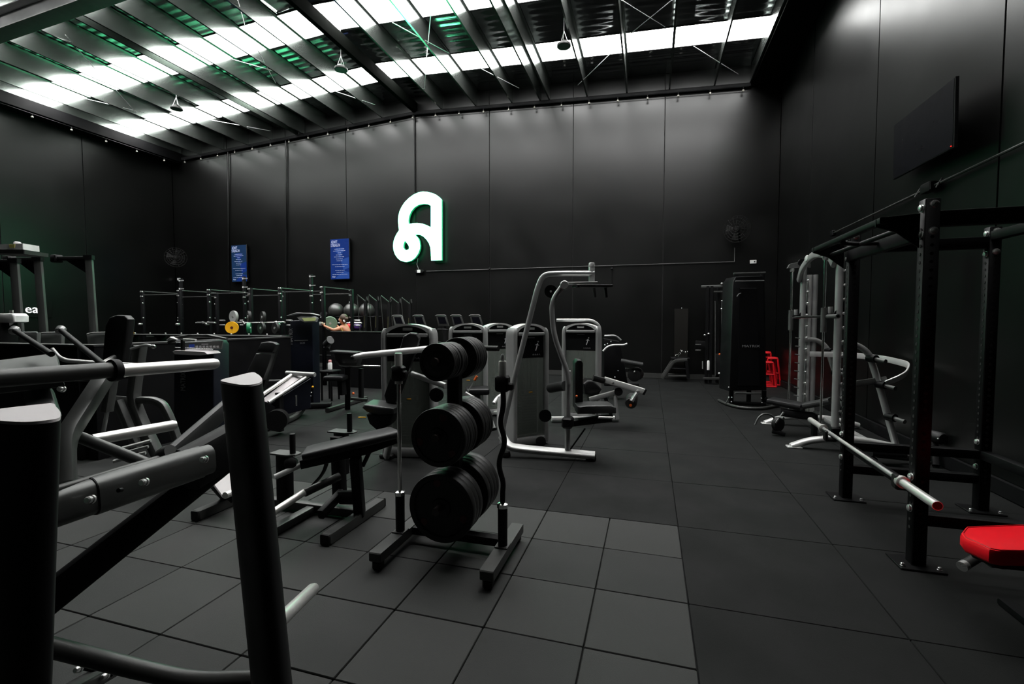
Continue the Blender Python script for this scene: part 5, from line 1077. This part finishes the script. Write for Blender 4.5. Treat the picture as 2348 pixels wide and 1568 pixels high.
# coloured plates standing on the rail
def disc_plate(px, py, wpx, Y, m, label, tilt=0, th=.05, ry=None):
    c_ = AY(px, py, Y); d_ = (c_-O).length; r = wpx/2*d_/F/1.0*.98
    t = thing('weight_plate', label, 'weight plate', c_)
    ax = V(math.sin(tilt), -math.cos(tilt), 0)
    prt(t, 'disc', m, MB().lathe([(.03, -th/2), (r*.78, -th/2), (r*.82, -th*.62), (r*.98, -th*.62), (r, -th*.4), (r, th*.4), (r*.98, th*.62), (.03, th/2)], c_, ax, 36)); prt(t, 'hub', 'red_mark' if m == 'yellow' else 'zinc', MB().lathe([(.012, -th*.7), (.03, -th*.7), (.03, th*.7), (.012, th*.7)], c_, ax, 16))
    return t
disc_plate(532, 751, 24, 8.7, 'yellow', 'yellow weight plate standing on the storage bench', .6)
disc_plate(571, 752, 22, 8.72, 'green_rubber', 'green weight plate standing on the storage bench', -.9, .06)
for px_, py_, m_, lab, tl in ((536, 726, 'grey_rubber', 'pale grey weight plate hung at an angle above the yellow plate', -.2), (571, 726, 'rubber_plate', 'black weight plate with a bright rim hung above the green plate', -.6), (603, 727, 'rubber_plate', 'black weight plate hung right of the bright-rimmed one', -.5), (632, 752, 'rubber_plate', 'dark grey weight plate standing right of the green plate', -.3), (600, 752, 'rubber_plate', 'dark weight plate standing between green plate and navy cabinet', -.3)):
    disc_plate(px_, py_, 24, 9.25 if py_ < 740 else 8.75, m_, lab, tl)
# barbells on cages
barbell(AY(452, 740, 9.2), AY(492, 740, 9.2), 'short dark barbell end racked in the left lifting cage', .2, 'zinc', 'gunmetal')
barbell(AY(541, 740, 9.2), AY(653, 739, 9.2), 'chrome barbell racked in the middle lifting cage', .25, 'zinc')
yb = thing('foam_roller', 'upright yellow foam stick behind the tall back pad', 'foam stick', AY(306, 771, 8.75)); prt(yb, 'stick', 'yellow', MB().tube([AY(306, 771.5, 8.75), AY(303, 743, 8.75)], .02, 8)); prt(yb, 'cap', 'powder_black', MB().ball(AY(303, 742, 8.75), .02, 6))
# ---------------------------------------------------------------- balls on the wall shelf
for i, (px_, py_, r) in enumerate(((771, 712, .235), (806, 712, .235), (841, 712, .235))):
    c_ = AY(px_, py_, 12.55)
    t = thing('gym_ball', ('glossy black gym ball on the wall rack, leftmost of the large ones', 'glossy black gym ball on the wall rack, second from the left', 'black gym ball on the wall rack half hidden by a ski trainer mast')[i], 'gym ball', c_+V(0, 0, -r), 0, 'gym balls on the wall rack')
    prt(t, 'ball', 'ball_black', MB().ball(c_, r, 16)); prt(t, 'valve', 'grey_print', MB().lathe([(.001, .002), (.012, .002), (.014, -.002)], c_+V(.3, -.9, .3).normalized()*r, V(.3, -.9, .3), 10))
gs = thing('ball_rack', 'black wall rack carrying the gym balls', 'rack', V(-9, 12.75, 1.55))
for dy in (-.12, .14): prt(gs, 'rail', 'powder_black', MB().tube([V(-10, 12.55+dy, 1.665), V(-8, 12.55+dy, 1.665)], .018, 8))
for x in (-9.9, -9, -8.1): prt(gs, 'bracket', 'powder_black', MB().bar([V(x, 12.97, 1.64), V(x, 12.4, 1.64)], .03, .03, .004))
c_ = AY(743, 722, 12.4); t = thing('medicine_ball', 'small dark grey medicine ball left of the gym balls', 'medicine ball', c_); prt(t, 'ball', 'vinyl_grey', MB().ball(c_, .12, 12)); prt(t, 'seam', 'plastic_black', MB().sweep([c_+V(.121*math.cos(a_), 0, .121*math.sin(a_)) for a_ in [2*math.pi*k/20 for k in range(20)]], circ(.004, 5), up=(0, 1, 0), closed=True))
for px_, py_, m_, lab in ((803, 749, 'red_paint', 'red medicine ball right behind the woman'), (820, 748, 'purple', 'purple medicine ball right of the red one')):
    c_ = AY(px_, py_, 11.95); t = thing('medicine_ball', lab, 'medicine ball', c_); prt(t, 'ball', m_, MB().ball(c_, .115, 12)); prt(t, 'seam', 'plastic_black', MB().sweep([c_+V(.116*math.cos(a_), 0, .116*math.sin(a_)) for a_ in [2*math.pi*k/20 for k in range(20)]], circ(.004, 5), up=(0, 1, 0), closed=True))
ms = thing('ball_stand', 'low black stand holding the red and purple medicine balls', 'rack', V(-7.9, 11.95, 0)); z_ = AY(811, 757.5, 11.95).z
prt(ms, 'tray', 'powder_black', MB().box((AY(811, 750, 11.95).x, 11.95, z_-.02), (.62, .26, .04), .006))
for dx in (-.27, .27): prt(ms, 'leg', 'powder_black', MB().box((AY(811, 750, 11.95).x+dx, 11.95, (z_-.05)/2), (.06, .25, z_-.05), .006))
barbell(AY(798, 740, 10.9), AY(900, 741, 10.9), 'white-lit barbell racked right of the woman', .3, 'zinc', 'brushed') if False else None
br = AY(800, 740, 11.2); tb_ = thing('barbell', 'bright barbell lying just right of the woman at shoulder height', 'barbell', AY(814, 740, 11.2)); prt(tb_, 'shaft', 'brushed', MB().tube([AY(775, 740.5, 11.2), AY(802, 740, 11.2)], .014, 10)); prt(tb_, 'sleeve', 'lit_white', MB().tube([AY(801, 740, 11.2), AY(829, 740.5, 11.2)], .025, 12)) if False else prt(tb_, 'sleeve', 'brushed', MB().tube([AY(801, 740, 11.2), AY(829, 740.5, 11.2)], .026, 12))
# ---------------------------------------------------------------- ski trainers, a row of masts with slanted arms
for i, (px_, top) in enumerate(((826, 676), (852, 676), (880, 678), (902, 681), (927, 682))):
    Y = 11.4+.12*i; tp = AY(px_-6, top, Y); ft = AY(px_+12, 790, Y); base = V(ft.x, Y, 0)
    t = thing('ski_trainer', ('black ski trainer mast nearest the gym balls', 'second black ski trainer mast from the gym balls', 'middle black ski trainer mast of the five', 'fourth black ski trainer mast from the gym balls', 'black ski trainer mast nearest the silver towers')[i], 'exercise machine', base, 0, 'ski trainers along the back wall')
    el = tp+V(.26, 0, -.19)
    prt(t, 'mast', 'satin_black', MB().bar([el, V(ft.x-.05, Y, .05)], .09, .07, .012)); prt(t, 'slanted_arm', 'graphite', MB().bar([tp, el], .03, .025, .004)); prt(t, 'stay', 'graphite', MB().tube([tp+V(-.02, 0, -.02), V(ft.x-.12, Y-.05, 1.0), V(ft.x-.1, Y-.05, .05)], .012, 6)); prt(t, 'short_arm', 'graphite', MB().bar([el, el+V(.07, -.05, .13)], .025, .025, .004))
    prt(t, 'grip', 'rubber', MB().tube([el+V(.07, -.05, .13), el+V(.10, -.07, .02)], .02, 8)); prt(t, 'base', 'powder_black', MB().box((ft.x, Y, .03), (.26, .5, .05), .01)); prt(t, 'mast_print', mat('olive_print', (.07, .07, .03), .5) if 'olive_print' not in M else 'olive_print', MB().bar([el.lerp(V(ft.x-.05, Y, .05), .2)+V(0, -.047, 0), el.lerp(V(ft.x-.05, Y, .05), .36)+V(0, -.047, 0)], .03, .004, .001, up=(1, 0, 0)))
# ---------------------------------------------------------------- exercise bikes, consoles seen over the towers
for i, px_ in enumerate((912, 960, 1012, 1047, 1090)):
    Y = 10.6; c_ = AY(px_, 733, Y); t = thing('exercise_bike', ('dark exercise bike console below the ski trainers', 'exercise bike console second from the left above the towers', 'exercise bike with tilted dark console in the middle of the row', 'exercise bike console fourth from the left above the towers', 'exercise bike with rounded console rightmost behind the towers')[i], 'exercise bike', V(c_.x, Y+.3, 0), 0, 'exercise bikes behind the towers')
    prt(t, 'console', 'panel_grey' if i < 1 else 'graphite', MB().slab([c_+V(-.15, 0, .10), c_+V(.12, 0, .10), c_+V(.20, 0, -.16), c_+V(-.09, 0, -.16)], .05, .012, 2)); prt(t, 'console_rim', 'gunmetal', MB().tube([c_+V(-.16, -.01, .09), c_+V(-.12, -.01, .115), c_+V(.10, -.01, .115), c_+V(.13, -.01, .095)], .012, 6)); prt(t, 'display', 'tv_black', MB().slab([c_+V(-.10, -.006, .07), c_+V(.09, -.006, .07), c_+V(.15, -.006, -.1), c_+V(-.05, -.006, -.1)], .004))
    prt(t, 'mast', 'satin_black', MB().bar([c_+V(.05, .05, -.15), V(c_.x+.12, Y+.1, .1)], .07, .09, .012)); prt(t, 'handlebar', 'rubber', MB().tube([c_+V(-.14, .1, -.3), c_+V(-.1, -.05, -.24), c_+V(.16, -.05, -.24), c_+V(.2, .1, -.3)], .018, 8, .06)); prt(t, 'body', 'plastic_black', MB().box((c_.x+.1, Y+.35, .45), (.2, .7, .5), .06, 0, 2)); prt(t, 'saddle', 'vinyl_black', MB().box((c_.x+.1, Y+.8, .95), (.2, .26, .07), .025, 0, 2)); prt(t, 'seat_post', 'silver', MB().tube([V(c_.x+.1, Y+.6, .6), V(c_.x+.1, Y+.8, .93)], .025, 8))
    for yy in (Y, Y+.9): prt(t, 'foot', 'graphite', MB().box((c_.x+.1, yy, .03), (.38, .07, .05), .01))
    prt(t, 'frame', 'graphite', MB().bar([V(c_.x+.1, Y, .08), V(c_.x+.1, Y+.9, .08)], .07, .07, .01))
# ---------------------------------------------------------------- woman holding a plate
D = 11.3
w0 = P(798, 800, D)
wm = thing('person', 'woman in a pale yellow top with tied-up brown hair holding a sage green plate', 'person', V(w0.x, w0.y, 0))
def skin_body(name, m, nodes, edges, sub=2, root=0, parent=None):
    me = bpy.data.meshes.new(name); base = WM[parent.name].inverted()
    me.from_pydata([tuple(base @ Vector(n[0])) for n in nodes], edges, [])
    o = bpy.data.objects.new(name, me); C.objects.link(o)
    md = o.modifiers.new('skin', 'SKIN'); md.use_smooth_shade = True
    for v, n in zip(me.skin_vertices[0].data, nodes): v.radius = n[1] if isinstance(n[1], tuple) else (n[1], n[1]); v.use_root = False
    me.skin_vertices[0].data[root].use_root = True
    o.modifiers.new('sub', 'SUBSURF').levels = sub; o.modifiers['sub'].render_levels = sub
    dg = bpy.context.evaluated_depsgraph_get(); m2 = bpy.data.meshes.new_from_object(o.evaluated_get(dg)); bpy.data.objects.remove(o); bpy.data.meshes.remove(me)
    m2.name = name; m2.shade_smooth(); m2.materials.clear(); m2.materials.append(M[m]); o = bpy.data.objects.new(name, m2); C.objects.link(o); o.parent = parent; return o
cx_, cy_ = w0.x, w0.y
S = lambda px, py, dd=0: P(px, py, D+dd)
neck = S(789, 743); sh_c = S(792, 749); chest = S(793, 762); pel = V(chest.x+.03, chest.y+.02, .95)
shL, shR = S(781, 752, -.08), S(797, 754, .05)
elL, haL = S(764, 757, -.25), S(741, 746, -.30)
shF, elF, haF = S(786, 750, .16), S(777, 752, .35), S(766, 741, .30)
kn1, kn2 = V(pel.x-.12, pel.y+.05, .5), V(pel.x+.12, pel.y-.02, .5)
nodes = [(pel, (.145, .11)), (V(pel.x, pel.y, 1.12), (.125, .09)), (chest, (.135, .09)), (sh_c+V(0, 0, -.02), (.11, .075)), (neck, .05), (S(787, 737), .055),
         (shL, .052), (elL, .04), (elL.lerp(haL, .55), .034), (haL, .026), (shF, .05), (elF, .04), (haF, .027),
         (V(pel.x-.09, pel.y, .86), .09), (kn1, .06), (V(kn1.x-.02, kn1.y+.1, .1), .042), (V(kn1.x-.03, kn1.y, .04), .035),
         (V(pel.x+.09, pel.y, .86), .09), (kn2, .06), (V(kn2.x+.02, kn2.y+.1, .1), .042), (V(kn2.x+.03, kn2.y, .04), .035)]
edges_ = [(0, 1), (1, 2), (2, 3), (3, 4), (4, 5), (3, 6), (6, 7), (7, 8), (8, 9), (3, 10), (10, 11), (11, 12), (0, 13), (13, 14), (14, 15), (15, 16), (0, 17), (17, 18), (18, 19), (19, 20)]
skin_body('body', 'skin', nodes, edges_, 2, 0, wm)
hd = S(786, 733); 
head = prt(wm, 'head', 'skin', MB().ball(hd, .095, 12, (.82, 1.0, 1.22)))
prt(head, 'nose', 'skin', MB().ball(hd+V(-.082, -.03, -.01), .016, 6)); prt(head, 'ear', 'skin', MB().ball(hd+V(.015, -.092, -.01), .022, 6, (.7, .5, 1.2))); prt(head, 'mouth', 'red_mark', MB().ball(hd+V(-.075, -.03, -.05), .012, 6, (.5, 1, .4))); 
for dy in (-.055, -.005): prt(head, 'eye', 'white_print', MB().ball(hd+V(-.072, dy, .015), .010, 6))
hair = prt(wm, 'hair', 'hair', MB().ball(hd+V(.025, .01, .028), .108, 12, (.86, 1.02, 1.10))); prt(hair, 'hair_knot', 'hair', MB().ball(hd+V(.12, -.02, .02), .05, 8, (1.2, .9, .9))); prt(hair, 'loose_strands', 'hair', MB().tube([hd+V(.14, -.02, .03), hd+V(.2, -.02, .06), hd+V(.24, -.02, .04)], .016, 6)); prt(hair, 'hair_tie', 'white_plastic', MB().lathe([(.03, -.012), (.036, 0), (.03, .012)], hd+V(.085, -.06, -.03), V(1, 0, .2), 12))
top_ = prt(wm, 'top', 'yellow_cloth', MB().lathe([(.150, -.16), (.150, -.06), (.142, -.02), (.128, .0)], chest+V(0, 0, -.02), V(0, 0, 1), 20)); top_.data.transform(Matrix.Scale(1, 4)); 
for a_, b_ in ((S(788, 765, -.13), S(783, 750, -.13)), (S(799, 762, -.02), S(790, 744, -.06))): prt(top_, 'strap', 'yellow_cloth', MB().bar([a_, a_.lerp(b_, .5)+V(0, -.02, 0), b_], .03, .012, .004))
prt(wm, 'leggings', 'black_cloth', MB().sweep([V(pel.x, pel.y, 1.1), V(pel.x, pel.y, .95), V(pel.x, pel.y, .82)], circ(.175, 16, .14), up=(0, 1, 0), sc=[.85, 1, .95]))
for (k_, a_) in ((kn1, V(pel.x-.09, pel.y, .88)), (kn2, V(pel.x+.09, pel.y, .88))): prt(wm, 'leggings_leg', 'black_cloth', MB().tube([a_, k_, V(k_.x, k_.y+.08, .14)], .1, 14, sc=[1.05, .74, .55]))
for k_ in (kn1, kn2): prt(wm, 'shoe', 'white_plastic', MB().sweep([V(k_.x-.02, k_.y+.12, .05), V(k_.x-.02, k_.y, .055), V(k_.x-.03, k_.y-.12, .035)], rrect(.085, .09, .03, 3), sc=[.8, 1, .7]))
# hands: palm plus five bent fingers each
def hand(c_, toward, up_, par):
    toward = Vector(toward).normalized(); up_ = Vector(up_).normalized(); side = toward.cross(up_).normalized()
    prt(par, 'palm', 'skin', MB().sweep([c_, c_+toward*.045, c_+toward*.085], rrect(.075, .03, .012, 3), up=side.cross(toward), sc=[.75, 1, .95]))
    for i in range(4):
        o_ = c_+toward*.082+side*(-.028+.019*i); l = (.062, .075, .07, .055)[i]; prt(par, 'finger', 'skin', MB().tube([o_, o_+toward*l*.5, o_+toward*l*.8-up_*l*.35, o_+toward*l*.7-up_*l*.7], .0085, 8))
    o_ = c_+toward*.03-side*.036; prt(par, 'thumb', 'skin', MB().tube([o_, o_+toward*.03-side*.02-up_*.01, o_+toward*.055-side*.015-up_*.03], .0095, 8))
hand(haL, V(-.3, .5, .6), V(0, .3, .9), wm); hand(haF, V(-.4, -.4, .3), V(.4, 0, .8), wm)
pc_ = S(757, 741, -.02)
hp = thing('weight_plate', 'sage green weight plate held up by the woman', 'weight plate', pc_)
ax = V(.62, -.72, -.12)
prt(hp, 'disc', 'sage_rubber', MB().lathe([(.025, -.03), (.12, -.03), (.125, -.036), (.158, -.036), (.163, -.025), (.163, .025), (.158, .036), (.025, .03)], pc_, ax, 36)); prt(hp, 'hub', 'zinc', MB().lathe([(.012, -.04), (.028, -.04), (.028, .04), (.012, .04)], pc_, ax, 16)); prt(hp, 'groove', 'grey_rubber', MB().lathe([(.05, -.0365), (.118, -.0335), (.118, -.029)], pc_, -ax*-1, 30))
wl = S(736, 740, -.2); tl_ = thing('barbell', 'bright barbell end beside the hand of the woman', 'barbell', wl); prt(tl_, 'sleeve', 'brushed', MB().tube([S(734, 740, -.45), S(744, 743, -.2)], .025, 12)); prt(tl_, 'shaft', 'brushed', MB().tube([S(743, 742.5, -.2), S(758, 747, .5)], .014, 10))
tw = thing('water_bottle', 'pink and white bottle standing by the arm curl bench', 'bottle', P(757, 850, 9.0)); prt(tw, 'bottle_body', 'white_plastic', MB().lathe([(.03, 0), (.04, .01), (.04, .12), (.025, .15)], P(757, 848, 9.0), V(0, 0, 1), 16)); prt(tw, 'bottle_cap', mat('pink', (.7, .3, .3), .5), MB().lathe([(.028, 0), (.028, .04), (.02, .045)], P(757, 848, 9.0)+V(0, 0, .15), V(0, 0, 1), 14))
bsh = thing('step_stool', 'low dark stool carrying the pink and white bottle', 'stool', V(P(757, 848, 9.0).x, P(757, 848, 9.0).y, 0)); zt_ = P(757, 848, 9.0).z
prt(bsh, 'top', 'powder_black', MB().box(V(P(757, 848, 9.0).x, P(757, 848, 9.0).y, zt_-.025), (.3, .3, .045), .01))
for sx in (-.11, .11):
    for sy in (-.11, .11): prt(bsh, 'leg', 'powder_black', MB().box(V(P(757, 848, 9.0).x+sx, P(757, 848, 9.0).y+sy, (zt_-.05)/2), (.03, .03, zt_-.05), .004))
